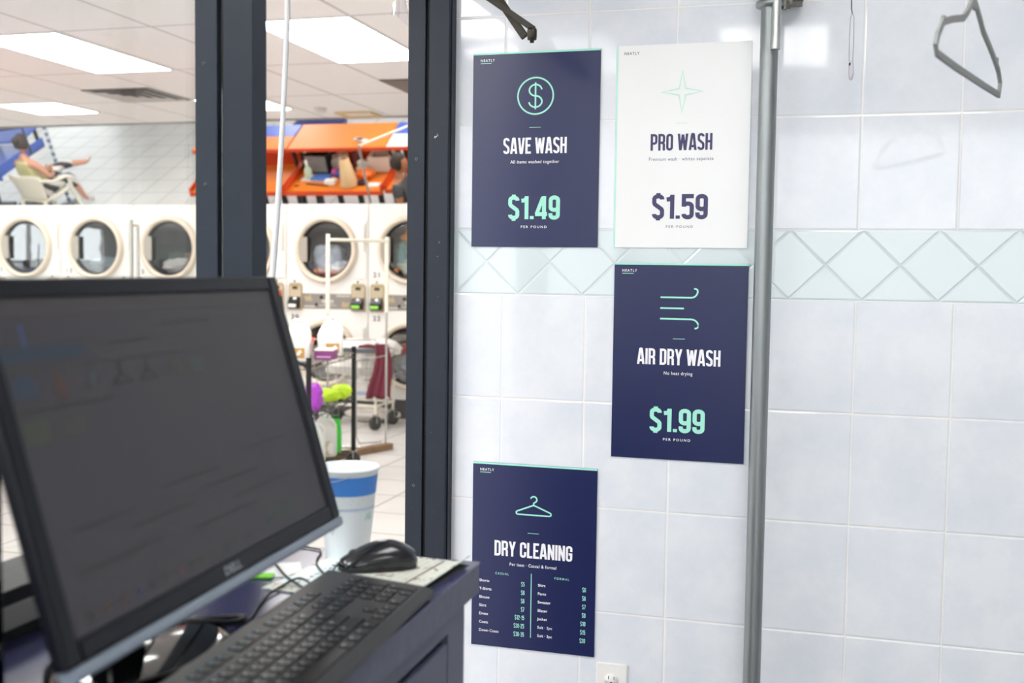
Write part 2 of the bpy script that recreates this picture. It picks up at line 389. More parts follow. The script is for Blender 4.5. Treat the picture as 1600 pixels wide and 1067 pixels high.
# ------------------------------------------------------------------ the shell of both rooms
CZ = 2.735
def slab(name, x0, x1, y0, y1, z0, z1, mt): return struct(MB().box(x0, x1, y0, y1, z0, z1).build(name, mt))
slab('floor_laundromat', -14.2, -0.864, -3.7, 10.4, -0.1, 0, M_FLOOR)
slab('floor_office', -0.864, 3.2, -3.4, 2.53, -0.1, 0, mat('grey_office_floor', '#7c7d80', 0.4, noise_amt=0.1))
slab('ceiling', -14.2, 3.2, -3.7, 10.4, CZ, CZ+0.1, M_CEIL)
slab('wall_tiled', -0.864, 3.2, 2.53, 2.66, 0, CZ, M_TILE)
slab('wall_right', 3.1, 3.2, -3.4, 2.53, 0, CZ, M_WHITE_WALL)
mb = MB(); mb.box(-0.93, 3.2, -3.4, -3.2, 0, 0.7); mb.box(-0.93, 3.2, -3.4, -3.2, 2.4, CZ); mb.box(-0.93, -0.5, -3.4, -3.2, 0.7, 2.4); mb.box(1.8, 3.2, -3.4, -3.2, 0.7, 2.4)
struct(mb.build('wall_office_rear', M_WHITE_WALL))
# laundromat walls: storefront glazing in the left, unseen rear opening added for poster sheen
mb = MB(); mb.box(-14.2, -14, -3.7, -0.8, 0, CZ); mb.box(-14.2, -14, 4.0, 10.4, 0, CZ); mb.box(-14.2, -14, -0.8, 4.0, 0, 0.3); mb.box(-14.2, -14, -0.8, 4.0, 2.6, CZ); mb.box(-14.2, -14, 1.5, 1.6, 0.3, 2.6)
struct(mb.build('wall_storefront', M_WHITE_WALL))
mb = MB(); mb.box(-14.2, -0.93, -3.7, -3.5, 0, 0.3); mb.box(-14.2, -0.93, -3.7, -3.5, 2.6, CZ); mb.box(-14.2, -6.5, -3.7, -3.5, .3, 2.6); mb.box(-1.1, -0.93, -3.7, -3.5, .3, 2.6); mb.box(-3.9, -3.8, -3.7, -3.5, .3, 2.6)
struct(mb.build('wall_laundromat_rear', M_WHITE_WALL))
slab('ground', -60, 60, -60, 60, -0.3, -0.12, mat('pale_pavement', '#a5a4a1', 0.9))
slab('wall_laundromat_right', -0.964, -0.864, 2.66, 10.4, 0, CZ, M_WHITE_WALL)
slab('wall_laundromat_far', -14.2, -0.864, 10.2, 10.4, 0, CZ, M_WHITE_WALL)
# partition between the rooms: low wall, rails, mullion, jamb, header
slab('wall_partition', -0.964, -0.866, -3.4, 1.553, 0, 0.952, mat('black_painted_panel', '#15161a', 0.5))
slab('wall_partition_upper', -0.964, -0.866, -3.4, 2.53, 2.66, CZ, M_WHITE_WALL)
def trim(n, *a, mt=None): return struct(MB().box(*a).build('trim_%d' % n, mt or M_FRAME, bevel=0.0012))
# mullion: two halves of a hollow section with a glazing groove between
mb = MB(); mb.box(-0.916, -0.864, 1.555, 1.600, 0, 2.66); mb.box(-0.966, -0.9265, 1.555, 1.600, 0, 2.66); mb.box(-0.93, -0.91, 1.566, 1.598, 0, 2.66, 1)
struct(mb.build('trim_1', [M_FRAME, M_GROOVE], bevel=0.0012))
# door jamb against the tiled wall
mb = MB(); mb.box(-0.914, -0.864, 2.486, 2.53, 0, 2.66); mb.box(-0.967, -0.9235, 2.486, 2.53, 0, 2.66); mb.box(-0.93, -0.91, 2.496, 2.53, 0, 2.66, 1); mb.box(-0.868, -0.861, 2.50, 2.53, 0, 2.66)
struct(mb.build('trim_2', [M_FRAME, M_GROOVE], bevel=0.001))
trim(3, -0.966, -0.864, 1.600, 2.486, 2.12, 2.17)
trim(9, -0.966, -0.864, 1.600, 2.486, 2.61, 2.66)
trim(4, -0.966, -0.868, -3.2, 1.555, 2.61, 2.66)
trim(5, -0.960, -0.866, -3.2, 1.555, 0.979, 0.997, mt=M_GROOVE)
trim(6, -0.962, -0.864, -3.2, 1.555, 0.952, 0.979, mt=mat('pale_sill', '#b9b6b0', 0.5))
trim(7, -0.964, -0.866, -0.3, -0.25, 0.997, 2.61)
# screws on the mullion and jamb
for i, (x, y, z) in enumerate(((-0.9495, 1.5548, 1.683), (-0.9475, 1.5548, 1.493), (-0.9475, 1.5548, 1.205))):
    o = MB().lathe([(0, -0.0012), (0.0032, -0.0008), (0.0034, 0)], (x, y, z), 'Y', 14).lathe([(0, -0.0016), (0.0012, -0.0016)], (x, y, z), 'Y', 8, 1).build('screw', [mat('dull_steel', '#5c6067', 0.4, 0.8), M_GROOVE]); o['kind'] = 'structure'
for i, (x, z) in enumerate(((-0.944, 1.629), (-0.945, 0.838))):
    o = MB().lathe([(0.0018, -0.0004), (0.0036, -0.0012), (0.0040, 0)], (x, 2.4858, z), 'Y', 14, 0).lathe([(0, -0.0003), (0.0018, -0.0003)], (x, 2.4858, z), 'Y', 10, 1).build('screw', [mat('dull_steel', '#5c6067', 0.4, 0.8), M_GROOVE]); o['kind'] = 'structure'
# chipped paint on the jamb
rnd = random.Random(4)
mb = MB()
for (x, z, sz, nn) in ((-0.893, 1.683, .0042, 9), (-0.884, 1.43, .002, 5), (-0.888, 1.396, .0015, 3), (-0.886, 1.3, .001, 3), (-0.90, 0.97, .0013, 2), (-0.893, 0.775, .0012, 1), (-0.948, 0.78, .0012, 1)):
    for k in range(nn):
        a = x+rnd.uniform(-1, 1)*sz*1.3; b = z+rnd.uniform(-1, 1)*sz*1.3; q = sz*rnd.uniform(.2, .5)
        mb.add([(a+q*rnd.uniform(.5, 1)*math.cos(t), 2.4852, b+q*rnd.uniform(.4, 1)*math.sin(t)) for t in (0, 1.3, 2.4, 3.5, 4.9)], [(0, 1, 2, 3, 4)])
struct(mb.build('trim_8', mat('bare_metal_chip', '#d8dadc', 0.5)))
o = MB().box(-0.9235, -0.9185, -3.2, 1.562, 0.985, 2.62).build('window_1', M_GLASS); struct(o)
o = MB().box(-0.9235, -0.9185, 1.59, 2.495, 2.165, 2.62).build('window_3', M_GLASS); struct(o)  # unseen transom, added so the poster's reflection reaches the ceiling panels
o = MB().box(-0.5, 1.8, -3.31, -3.30, 0.7, 2.4).build('window_2', glass_material('outer_glass', 0, (1, 1, 1, 1), 1.5)); struct(o)

# ------------------------------------------------------------------ laundromat ceiling: light panels and vents
M_PANEL = mat('lit_light_diffuser', (1.0, 0.985, 0.96, 1), 0.5, emit=PANEL)
M_PANEL2 = mat('lit_light_diffuser_office', (1.0, 0.985, 0.96, 1), 0.5, emit=PANEL_OFFICE)
M_TBAR = mat('white_metal_trim', '#dedbd8', 0.5)
def light_panel(x0, x1, y0, y1, label, mt=M_PANEL, group=None):
    t = thing('ceiling_light', label, 'ceiling light', ((x0+x1)/2, (y0+y1)/2, CZ), 0, group)
    a, b = (x1-x0)/2, (y1-y0)/2
    f = MB(); q = 0.012
    for bx in ((-a, a, -b, -b+q), (-a, a, b-q, b), (-a, -a+q, -b+q, b-q), (a-q, a, -b+q, b-q)): f.box(*bx, -0.006, 0.0)
    f.build('frame', M_TBAR, t); MB().box(-a+q, a-q, -b+q, b-q, -0.004, 0.0).build('diffuser', mt, t)
light_panel(-3.122, -2.50, 5.55, 6.77, 'large glowing ceiling panel seen through the doorway opening right of the thick dark post')
light_panel(-4.99, -4.37, 5.55, 6.77, 'long glowing ceiling panel at upper left behind the glass pane')
light_panel(-6.854, -6.232, 7.90, 8.50, 'small square glowing panel behind the left pane, low on the ceiling above the seated woman')
light_panel(-4.99, -4.40, 7.98, 8.62, 'small square glowing panel mostly hidden behind the dark post, beside the hanging cord')
for x in (-8.10, -9.96, -11.8):
    light_panel(x, x+.62, 7.95, 8.55, 'glowing square panel near the dryers, out of direct view', group='ceiling panels out of view')
for x in (-8.72, -10.58):
    light_panel(x, x+.62, 5.55, 6.77, 'glowing ceiling panel over the folding tables, out of direct view', group='ceiling panels out of view')
for y in (2.9, 0.2):
    for x in (-3.12, -8.1):
        light_panel(x, x+.62, y, y+1.22, 'glowing ceiling panel over the folding tables, out of direct view', group='ceiling panels out of view')
for y in (-2.7, -1.1):  # unseen panels, added so the upper left poster catches a sheen
    light_panel(-2.2, -1.58, y, y+1.22, 'unseen ceiling panel added for the sheen on the SAVE WASH poster', group='ceiling panels out of view')
for x0, y0 in ((-0.61, -2.42), (1.7, -2.42), (-0.05, 0.25)):  # first one glints in the tiles; other two unseen, placed to balance wall light
    light_panel(x0, x0+.61, y0, y0+1.22, 'glowing ceiling panel of the office, out of view above the counter', M_PANEL2, group='office ceiling panels')
t = thing('ceiling_vent', 'square ceiling air diffuser with dark louvres seen through the left pane', 'air vent', (-5.3, 7.69, CZ))
fr = MB()
for k in range(4):
    q = 0.30-0.07*k; hh = -0.010-0.004*k
    fr2 = MB()
    V = []
    for r_, z_ in ((q, hh), (q-0.058, hh+0.008)):
        V += [(-r_, -r_, z_), (r_, -r_, z_), (r_, r_, z_), (-r_, r_, z_)]
    fr2.add(V, [(i, (i+1) % 4, 4+(i+1) % 4, 4+i) for i in range(4)]).build('louvre', mat('vent_grey_paint', '#b7afab', 0.5), t)
MB().box(-.30, .30, -.30, .30, -0.004, -0.001).build('duct', mat('dark_duct', '#3d3633', 0.9), t)
t = thing('return_grille', 'brown return air grille in the ceiling beside the door jamb', 'air vent', (-2.81, 7.74, CZ))
mb = MB()
for k in range(12): mb.box(-.29, .29, -.29+.049*k, -.265+.049*k, -0.012, -0.004)
mb.build('slats', mat('brown_grille', '#8d7f76', 0.6), t); MB().box(-.31, .31, -.31, .31, -0.004, -0.001).build('backing', mat('dark_duct2', '#4c423c', 0.8), t)
f = MB()
for bx in ((-.17, .17, -.14, -.12), (-.17, .17, .12, .14), (-.17, -.15, -.12, .12), (.15, .17, -.12, .12)): f.box(*bx, -0.02, 0)
tag(f.build('hatch_frame', mat('tan_plastic', '#d8bf93', 0.6), None, (-3.95, 8.98, CZ)), 'small tan square frame on the ceiling above the orange table reflection', 'ceiling hatch')
tag(MB().lathe([(0, -0.03), (0.05, -0.03), (0.06, 0)], (0, 0, 0), n=18).build('smoke_detector', mat('cream_plastic', '#cfc8bf', 0.6), None, (-4.15, 8.62, CZ)), 'small round grey detector on the ceiling near the mirror top', 'smoke detector')

# ------------------------------------------------------------------ posters
def poster(name, label, xc, zc, pw, ph, dark, fill):
    t = thing(name, label, 'poster', (xc, 2.5262, zc))
    a, b = pw/2, ph/2
    st = 0.0042
    board = MB(); board.box(-a, a, 0, 0.0038, -b, b).build('board', M_NAVY if dark else M_PWHITE, t)
    s = MB()
    if dark: s.box(-a, a, -0.0003, 0.0001, b-st, b)
    else: s.box(-a, -a+0.0045, -0.0003, 0.0001, -b, b)
    s.build('edge_stripe', M_MINT if dark else M_MINTPALE, t)
    M = Matrix.Translation((0, -0.0004, 0)) @ Matrix(((pw, 0, 0, 0), (0, 0, -1, 0), (0, ph/1.5, 0, ph/2), (0, 0, 0, 1)))
    # M maps (x in poster widths, y in poster widths measured down as negative)
    fill(t, M)
    return t
def put(t, name, mb, M, mt):
    mb.v = [tuple(M @ Vector(v)) for v in mb.v]
    o = mb.build(name, mt, t, fix=False)
    return o
def txt(t, name, s, x, y, wd, size, M, mt, align='CENTER', bold=0.0, sp=1.0):
    return text_mesh(name, s, size, mt, t, M @ Matrix.Translation((x, -y, 0)) @ Matrix.Diagonal((1, 1, 0.3, 1)), align, bold, sp, wd)
def rule(x0, x1, y, th): mb = MB(); ribbon(mb, [(x0, -y), (x1, -y)], th); return mb
def common(t, M, title, tw, sub, sw, price, pwid, dark, ty=.78, py=1.285):
    ink = M_PTXT if dark else M_PVIOLET; acc = M_MINT if dark else M_PVIOLET
    txt(t, 'heading_mark', 'NEATLY', -.44, .067, .113, .028, M, ink if dark else M_PGREY, 'LEFT', 0.0004, 1.3)
    put(t, 'mark_underline', rule(-.44, -.353, .080, .005), M, M_MINT if dark else M_PWHITE)
    put(t, 'short_rule', rule(-.045, .045, ty-.2, .004), M, M_MINT if dark else M_MINTPALE)
    put(t, 'title_lettering', caps(MB(), title, 0, -ty, .122, width=tw), M, ink)
    txt(t, 'subtitle_lettering', sub, 0, ty+.075, sw, .036, M, ink if dark else M_PGREY, 'CENTER', 0.0003 if dark else 0.0, 1.1)
    if price:
        put(t, 'price_lettering', caps(MB(), price, 0, -py, .178, width=pwid), M, acc)
        txt(t, 'unit_lettering', 'PER POUND', 0, py+.068, .205 if dark else .20, .026, M, ink if dark else M_PGREY, 'CENTER', 0.0004 if dark else 0, 1.45)
def p_save(t, M):
    mb = MB(); ribbon(mb, [(.139*math.cos(a*PI/24), -.34+.139*math.sin(a*PI/24)) for a in range(48)], .0125, True)
    R = .051
    S = arc(0, -.34+.045, R*.88, .045, 10, 200, 10)+[(-.03, -.327), (.03, -.353)]+arc(0, -.34-.047, R, .047, 20, -190, 10)
    # upper and lower bowls of the dollar sign, open ends
    S = arc(0, -.297, .049, .043, 5, 90, 5)[0:]+arc(0, -.297, .049, .043, 90, 255, 9)+arc(0, -.383, .051, .043, 75, -90, 9)+arc(0, -.383, .051, .043, -90, -175, 5)
    ribbon(mb, S, .0125); ribbon(mb, [(0, -.238), (0, -.442)], .0125)
    put(t, 'dollar_icon', mb, M, M_MINT)
    common(t, M, 'SAVE WASH', .5, 'All items washed together', .385, '$1.49', .41, True)
def p_pro(t, M):
    o = []
    for k in range(8):
        a = PI/2+k*PI/4
        r_ = .152 if k % 2 == 0 else .034
        o.append((r_*math.cos(a), -.352+r_*math.sin(a)))
    mb = MB(); ribbon(mb, o, .010, True); put(t, 'star_icon', mb, M, M_MINTPALE)
    common(t, M, 'PRO WASH', .458, 'Premium wash \u00b7 whites separate', .478, '$1.59', .415, False)
def p_air(t, M):
    mb = MB(); wv = .0125
    ribbon(mb, [(-.145, -.258), (.075, -.258)]+arc(.085, -.208, .048, .05, -90, 0, 6)+arc(.112, -.208, .021, .018, 0, 110, 4), wv)
    ribbon(mb, [(-.145, -.34), (.033, -.34)], wv)
    ribbon(mb, [(-.145, -.421), (.075, -.421)]+arc(.085, -.471, .058, .05, 90, 0, 6)+arc(.122, -.468, .021, .022, 0, -110, 4), wv)
    put(t, 'wind_icon', mb, M, M_MINT)
    common(t, M, 'AIR DRY WASH', .625, 'No heat drying', .215, '$1.99', .415, True, ty=.772)
def p_dry(t, M):
    mb = MB(); wv = .0115
    ribbon(mb, arc(0, -.276, .025, .024, 165, -60, 10)+[(0, -.305), (0, -.326)], wv)
    ribbon(mb, [(0, -.322)]+arc(.125, -.388, .016, .014, 55, -90, 4)+arc(-.125, -.388, .016, .014, -90, -235, 4), wv, True)
    put(t, 'hanger_icon', mb, M, M_MINT)
    common(t, M, 'DRY CLEANING', .63, 'Per item \u00b7 Casual & formal', .377, None, 0, True, ty=.75)
    txt(t, 'casual_heading', 'CASUAL', -.25, .905, .112, .026, M, M_MINT, 'CENTER', .0003, 1.4)
    txt(t, 'formal_heading', 'FORMAL', .235, .905, .118, .026, M, M_MINT, 'CENTER', .0003, 1.4)
    put(t, 'divider', (lambda m: (ribbon(m, [(-.011, -.876), (-.011, -1.396)], .006), m)[1])(MB()), M, M_MINT)
    L = (('Shorts', '$5'), ('T-Shirts', '$6'), ('Blouse', '$6'), ('Skirt', '$7'), ('Dress', '$12-15'), ('Coats', '$20-25'), ('Down Coats', '$30-35'))
    Rr = (('Shirt', '$6'), ('Pants', '$6'), ('Sweater', '$7'), ('Blazer', '$9'), ('Jacket', '$10'), ('Suit \u00b7 2pc', '$15'), ('Suit \u00b7 3pc', '$20'))
    for k in range(7):
        y = .974+.0683*k
        for (a, b), x0, x1 in ((L[k], -.4375, -.064), (Rr[k], .043, .427)):
            txt(t, 'item_lettering', a, x0, y, None, .0312, M, M_PTXT, 'LEFT', .0004, 1.02)
            put(t, 'price_lettering', caps(MB(), b, x1, -y-.012, .036, 'R', track=.07), M, M_MINT)
poster('price_poster', 'dark poster titled SAVE WASH with a dollar sign icon, top left of the four', -0.6615, 1.651, 0.3094, 0.459, True, p_save)
poster('price_poster', 'white poster titled PRO WASH with a pale mint star outline', -0.3169, 1.6527, 0.306, 0.461, False, p_pro)
poster('price_poster', 'dark poster titled AIR DRY WASH with wind lines, below the white poster', -0.3121, 1.1589, 0.306, 0.455, True, p_air)
poster('price_poster', 'dark poster titled DRY CLEANING with a hanger icon and a price list', -0.6511, 0.6718, 0.3085, 0.454, True, p_dry)

# ------------------------------------------------------------------ things on the tiled wall
t = thing('clothes_rail_post', 'vertical galvanised steel pipe standing in front of the tiled wall', 'pipe', (-0.1237, 2.45, 0))
MB().tube([(0, 0, 0), (0, 0, 2.05)], 0.0192, 28).build('pipe', M_STEEL, t)
MB().tube([(.0145, -.022, 1.842), (.0145, -.022, 2.05)], 0.0098, 18).build('sleeve', brushed('pale_zinc', '#c9ccca', 0.35, (60, 60, 8), .15), t)
mb = MB(); mb.lathe([(.0195, 1.934), (.030, 1.936), (.031, 1.941), (.030, 1.947), (.0195, 1.949)], n=28)
mb.build('collar', M_STEEL, t)
mb = MB(); mb.box(.018, .040, .0, .076, 1.948, 1.972); mb.box(.028, .066, .02, .05, 1.945, 1.990); mb.box(.046, .068, .0, .03, 1.951, 1.958); mb.tube([(.03, .0, 1.93), (.03, .0, 1.99)], .006, 8)
mb.build('wall_bracket', mat('aged_zinc', '#8b8880', 0.5, 0.8, noise_amt=.3, nscale=50), t, bevel=.001)
MB().lathe([(0.019, 0), (.05, 0), (.05, .008), (.022, .012), (.0195, .03)], n=28).build('foot_flange', M_STEEL, t)
# rails above the picture that carry the hanging things
t = thing('clothes_rail', 'horizontal galvanised clothes rail running from the post top, above the picture', 'pipe', (-0.1237, 2.45, 2.07))
MB().tube([(-.03, 0, 0), (3.223, 0, 0)], 0.016, 18).build('pipe', M_STEEL, t)
t = thing('clothes_rail', 'horizontal clothes rail over the grey hanger, above the picture', 'pipe', (0.1, 1.86, 1.885))
MB().tube([(0, 0, 0), (3.0, 0, 0)], 0.012, 18).build('pipe', M_STEEL, t); MB().tube([(.05, 0, 0), (.05, 0, CZ-1.885)], .006, 10).build('hanging_rod', M_STEEL, t)
# grey hanger seen at an angle
t = thing('clothes_hanger', 'grey flocked clothes hanger hanging edge-on at the upper right', 'clothes hanger', (0.215, 1.86, 0), math.atan2(.9439, .3304))
HP = [(-.208, 1.676), (-.216, 1.686), (-.207, 1.702), (-.182, 1.724), (-.131, 1.738), (-.066, 1.752), (-.041, 1.766), (-.015, 1.785), (0, 1.790), (.015, 1.787), (.045, 1.772), (.070, 1.757), (.12, 1.742), (.16, 1.728), (.192, 1.715), (.212, 1.697), (.205, 1.675), (.10, 1.674), (-.10, 1.674)]
mb = MB(); n = len(HP); V = []; F = []
P = [Vector(q) for q in HP]
for i in range(n):
    tg = (P[(i+1) % n]-P[i-1]).normalized(); nn = Vector((-tg.y, tg.x))
    for a, b_ in ((-.0055, -.0026), (.0055, -.0026), (.0055, .0026), (-.0055, .0026)): V.append((P[i].x+nn.x*a, b_, P[i].y+nn.y*a))
for i in range(n):
    for k in range(4): F.append((4*i+k, 4*i+(k+1) % 4, 4*((i+1) % n)+(k+1) % 4, 4*((i+1) % n)+k))
mb.add(V, F); 
for sx in (-1, 1): mb.box(sx*.178-.004, sx*.178+.004, -.0026, .0026, 1.722, 1.734)
mb.box(-.012, .012, -.0027, .0027, 1.778, 1.803)
mb.build('frame', M_HANGER, t, bevel=.0012)
MB().tube([(0, 0, 1.80), (0, 0, 1.835)]+[(.018*math.sin(a)+.0, 0, 1.882-.0+.0148*math.cos(a)+.0) for a in [PI*1.25-PI*1.45*k/12 for k in range(13)]][::1], .0022, 8).build('hook', M_STEEL, t)
# outlet
t = thing('power_outlet', 'white duplex power outlet below the DRY CLEANING poster', 'power outlet', (-0.4534, 2.53, 0.376))
MB().box(-.0375, .0375, -.006, 0, -.0595, .0595).build('cover_plate', M_WPLAS, t, bevel=.003)
for s in (1, -1):
    f = MB(); f.lathe([(0, -.0085), (.0168, -.0085), (.0172, -.005)], (0, 0, .0205*s), 'Y', 28, sx=1, sy=.85); o = f.build('receptacle', M_WPLAS, t)
    q = MB(); q.box(-.0075, -.0058, -.0088, -.0084, .0215*s-.0005, .0295*s if s > 0 else .0215*s-.008); q.box(.0058, .0072, -.0088, -.0084, .0215*s-.0005, .0285*s if s > 0 else .0215*s-.007); q.disc((0, -.0087, .0125*s), .0024, 'Y', 12)
    q.build('slots', M_GROOVE, o)
# door closer arm
def P3(*a): return Vector(a)
t = thing('door_closer', 'dark bronze door closer arm folded above the SAVE WASH poster', 'door closer', (-0.861, 2.26, 2.10))
E0 = P3(-0.612, 2.30, 1.868) - t.location
A1 = P3(-0.861, 2.28, 2.055) - t.location; A2 = P3(-0.853, 2.34, 2.135) - t.location
def bar(mb, a, b, wd, th, mi=0):
    d = (b-a).normalized(); u = Vector((0, 1, 0)); u = (u-d*u.dot(d)).normalized(); v = d.cross(u)
    V = [p+u*(sx*th/2)+v*(sy*wd/2) for p in (a, b) for sx, sy in ((-1, -1), (1, -1), (1, 1), (-1, 1))]
    return mb.add(V, [(0, 1, 2, 3)[::-1], (4, 5, 6, 7)]+[(i, (i+1) % 4, 4+(i+1) % 4, 4+i) for i in range(4)], mi)
m1 = MB(); bar(m1, A1, E0+P3(.004, 0, .012), .013, .007); m1.build('main_arm', M_DARKSTEEL, t, bevel=.0015)
m1 = MB(); mid = E0.lerp(A2, .40); bar(m1, E0+P3(-.018, .01, -.002), mid, .017, .008); m1.tube([mid-(A2-mid)*.1, mid+(A2-mid)*.06], .0075, 10); m1.build('forearm', M_DARKSTEEL, t, bevel=.0015)
MB().tube([mid, A2], .0055, 12).build('adjusting_rod', mat('rusty_rod', '#6a4f45', 0.5, .6), t)
MB().lathe([(0, -.016), (.0045, -.016), (.0045, -.011), (.0095, -.010), (.0105, -.002), (.0105, .010), (.009, .014), (0, .014)], E0, n=18).build('elbow_pivot', M_DARKSTEEL, t)
MB().box(0, .045, -.13, .13, -.05, .05).build('closer_body', M_DARKSTEEL, t, bevel=.004)

# ------------------------------------------------------------------ counter and what stands on it
CT = 0.94
M_LAM = mat('dark_violet_blue_laminate', '#33345c', 0.2, noise_amt=.12, nscale=12)
M_CAB = mat('slate_blue_painted_board', '#4b5063', 0.5, noise_amt=.06, nscale=20)
M_EDGE = mat('worn_slate_edge', '#4e5365', 0.55, noise_amt=.3, nscale=60)
t = thing('countertop', 'dark blue laminate countertop under the monitor and keyboard', 'countertop', (-0.66, 0.75, 0))
mb = MB(); mb.box(-.203, .1950, -1.2, .7485, CT-.002, CT); mb.build('laminate', M_LAM, t, bevel=.0008)
MB().box(-.202, .1935, -1.2, .747, CT-.045, CT-.0022).build('edge_band', M_EDGE, t, bevel=.001)
t = thing('counter_cabinet', 'slate blue cabinet with a drawer under the countertop', 'cabinet', (-0.66, 0.75, 0))
mb = MB(); mb.box(-.203, .165, -1.2, .715, 0, CT-.0455); mb.box(.165, .182, .645, .715, 0, CT-.0455); mb.box(.165, .182, -1.2, .645, CT-.075, CT-.0455); mb.box(.165, .1652, -1.2, .645, .865, .87)
mb.build('body', M_CAB, t, bevel=.001)
for y0, y1 in ((.07, .640), (-.52, .06), (-1.19, -.53)):
    d = MB().box(.1655, .183, y0, y1, .70, .853).build('drawer', M_CAB, t, bevel=.002)
    d2 = MB().box(.1655, .183, y0, y1, .03, .690).build('door', M_CAB, t, bevel=.002)
MB().box(.1652, .1656, -1.2, .645, .852, .8655).build('painted_gap_shadow', M_GROOVE, t)  # flat black strip painted as the shadow in the gap over the drawers

# monitor
M_BEZ = mat('monitor_bezel_black', '#0a0c14', 0.34, spec=.22)
M_CHIN = mat('monitor_silver_edge_painted_light', '#7f8a97', 0.35, .2)  # silver strip, lightened in colour to imitate light caught by the lower bevel
def screen_material():
    mt = bpy.data.materials.new('lit_dim_screen'); mt.use_nodes = True; nt = mt.node_tree; b = nt.nodes['Principled BSDF']
    b.inputs['Base Color'].default_value = (0.008, 0.007, 0.008, 1); b.inputs['Roughness'].default_value = .42; b.inputs['Specular IOR Level'].default_value = .4
    b.inputs['Emission Color'].default_value = lin('#47434a'); b.inputs['Emission Strength'].default_value = 0.32
    return mt
def glow(name, c, e=.3): return mat(name, c, .45, emit=e)
mw, mh, tilt = .579, .320, .285
t = thing('monitor', 'black widescreen computer monitor tilted back on the counter', 'computer monitor', (-0.668, 0.992, CT), 0.0575)
# panel frame: origin at the bottom right front corner, x toward the right end, y up the panel, z out of the screen
ct, st_ = math.cos(tilt), math.sin(tilt)
def panel_m():
    o = Vector((0, 0, 0))
    BRw = Vector((-0.591, 1.291, 1.044)); loc = Vector((-0.668, 0.992, CT)); d = BRw-loc; a = -0.0575
    o = Vector((d.x*math.cos(a)-d.y*math.sin(a), d.x*math.sin(a)+d.y*math.cos(a), d.z))
    return frame_m(o, (0, 1, 0), (-st_, 0, ct))
PM = panel_m()
def pbuild(mb, name, mts, parent, bevel=0.0):
    mb.v = [tuple(PM @ Vector(v)) for v in mb.v]; return mb.build(name, mts, parent, bevel=bevel)
bl, br_, bb = .022, .026, .018
mb = MB(); mb.box(-mw, -mw+bl, -.001, mh, -.014, 0); mb.box(-br_, 0, -.001, mh, -.014, 0); mb.box(-mw+bl, -br_, mh-.018, mh, -.014, 0); mb.box(-mw+bl, -br_, -.001, bb, -.014, 0)
pbuild(mb, 'bezel', M_BEZ, t, .003)
scr = pbuild(MB().box(-mw+bl, -br_, bb, mh-.018, -.006, -.004), 'screen', screen_material(), t)
# back housing, thicker toward the middle
mb = MB(); a0, a1 = (-mw+.012, -.006), (.0, mh-.006); c0, c1 = (-mw+.14, -.14), (.06, mh-.06)
V = [(x, y, -.0135) for y in a1 for x in a0]+[(x, y, -.058) for y in c1 for x in c0]
mb.add(V, [(4, 5, 7, 6), (0, 1, 5, 4), (1, 3, 7, 5), (3, 2, 6, 7), (2, 0, 4, 6)]); pbuild(mb, 'back_housing', M_BLACKM, t)
ch = MB(); V = [(-.0012, .0012), (-.004, .0022), (-.010, .0020), (-.013, -.001), (-.0135, -.008), (-.010, -.012), (-.0012, -.014)]
n = len(V); ch.add([(x, y, z) for x in (-mw+.004, -.003) for y, z in V], [(i, (i+1) % n, n+(i+1) % n, n+i) for i in range(n)]+[tuple(range(n))[::-1], tuple(range(n, 2*n))])
pbuild(ch, 'lower_trim', M_CHIN, t)
lo = text_mesh('maker_lettering', 'DELL', .0125, mat('silver_print', '#8d9399', .4, .3), t, PM @ Matrix.Translation((-.2965, .0045, .0006)) @ Matrix.Diagonal((1.3, 1, .3, 1)), bold=.0003)
# picture on the screen, in metres on the panel
def sprite(name, mb, c, e=.3):
    mb.v = [tuple(PM @ Vector(v)) for v in mb.v]; o = mb.build(name, glow('screen_'+c, '#'+c, e), scr, fix=False); return o
def srect(mb, x0, x1, y0, y1, z=-.0036):
    return mb.add([(x0, y0, z), (x1, y0, z), (x1, y1, z), (x0, y1, z)], [(0, 1, 2, 3)])
def sdisc(mb, X, Y, r, z=-.0036, n=16):
    return mb.add([(X+r*math.cos(2*PI*k/n), Y+r*math.sin(2*PI*k/n), z) for k in range(n)], [tuple(range(n))])
def sstroke(mb, pts, wd):
    n0 = len(mb.v); ribbon(mb, pts, wd); mb.v[n0:] = [(a, b, -.0036) for a, b, c in mb.v[n0:]]
XL, XR = -mw+bl, -br_
sprite('title_bar', srect(MB(), XL, XR, .287, mh-.018), '322e30', .1); sprite('cursor_bar', srect(MB(), -.5235, -.518, .258, .279), '263558', .22)
sprite('blue_button', srect(MB(), XL+.001, -.442, .247, .260, -.0034), '1d2836', .12); sprite('toolbar', srect(MB(), XL+.004, -.12, .2385, .2410), '262326', .1)
for x0, x1, y in ((-.556, -.42, .2045), (-.40, -.33, .256), (-.30, -.2, .270), (-.52, -.43, .10), (-.44, -.33, .085), (-.38, -.26, .11), (-.3, -.18, .095), (-.2, -.09, .12), (-.53, -.40, .065), (-.34, -.2, .06), (-.25, -.1, .075)):
    sprite('text_line', srect(MB(), x0, x1, y, y+.0024), '1c191c', .06)
mb = MB(); srect(mb, -.551, -.519, .217, .232); srect(mb, -.545, -.525, .232, .236); sprite('blue_garment_icon', mb, '1f2a3a', .12)
mb = MB(); srect(mb, -.497, -.479, .214, .228); srect(mb, -.492, -.484, .228, .236, -.0035); sprite('red_garment_icon', mb, '35221f', .15)
mb = MB(); sdisc(mb, -.4413, .2345, .003); srect(mb, -.446, -.4365, .216, .230); sprite('grey_figure_icon', mb, '2a3033', .15)
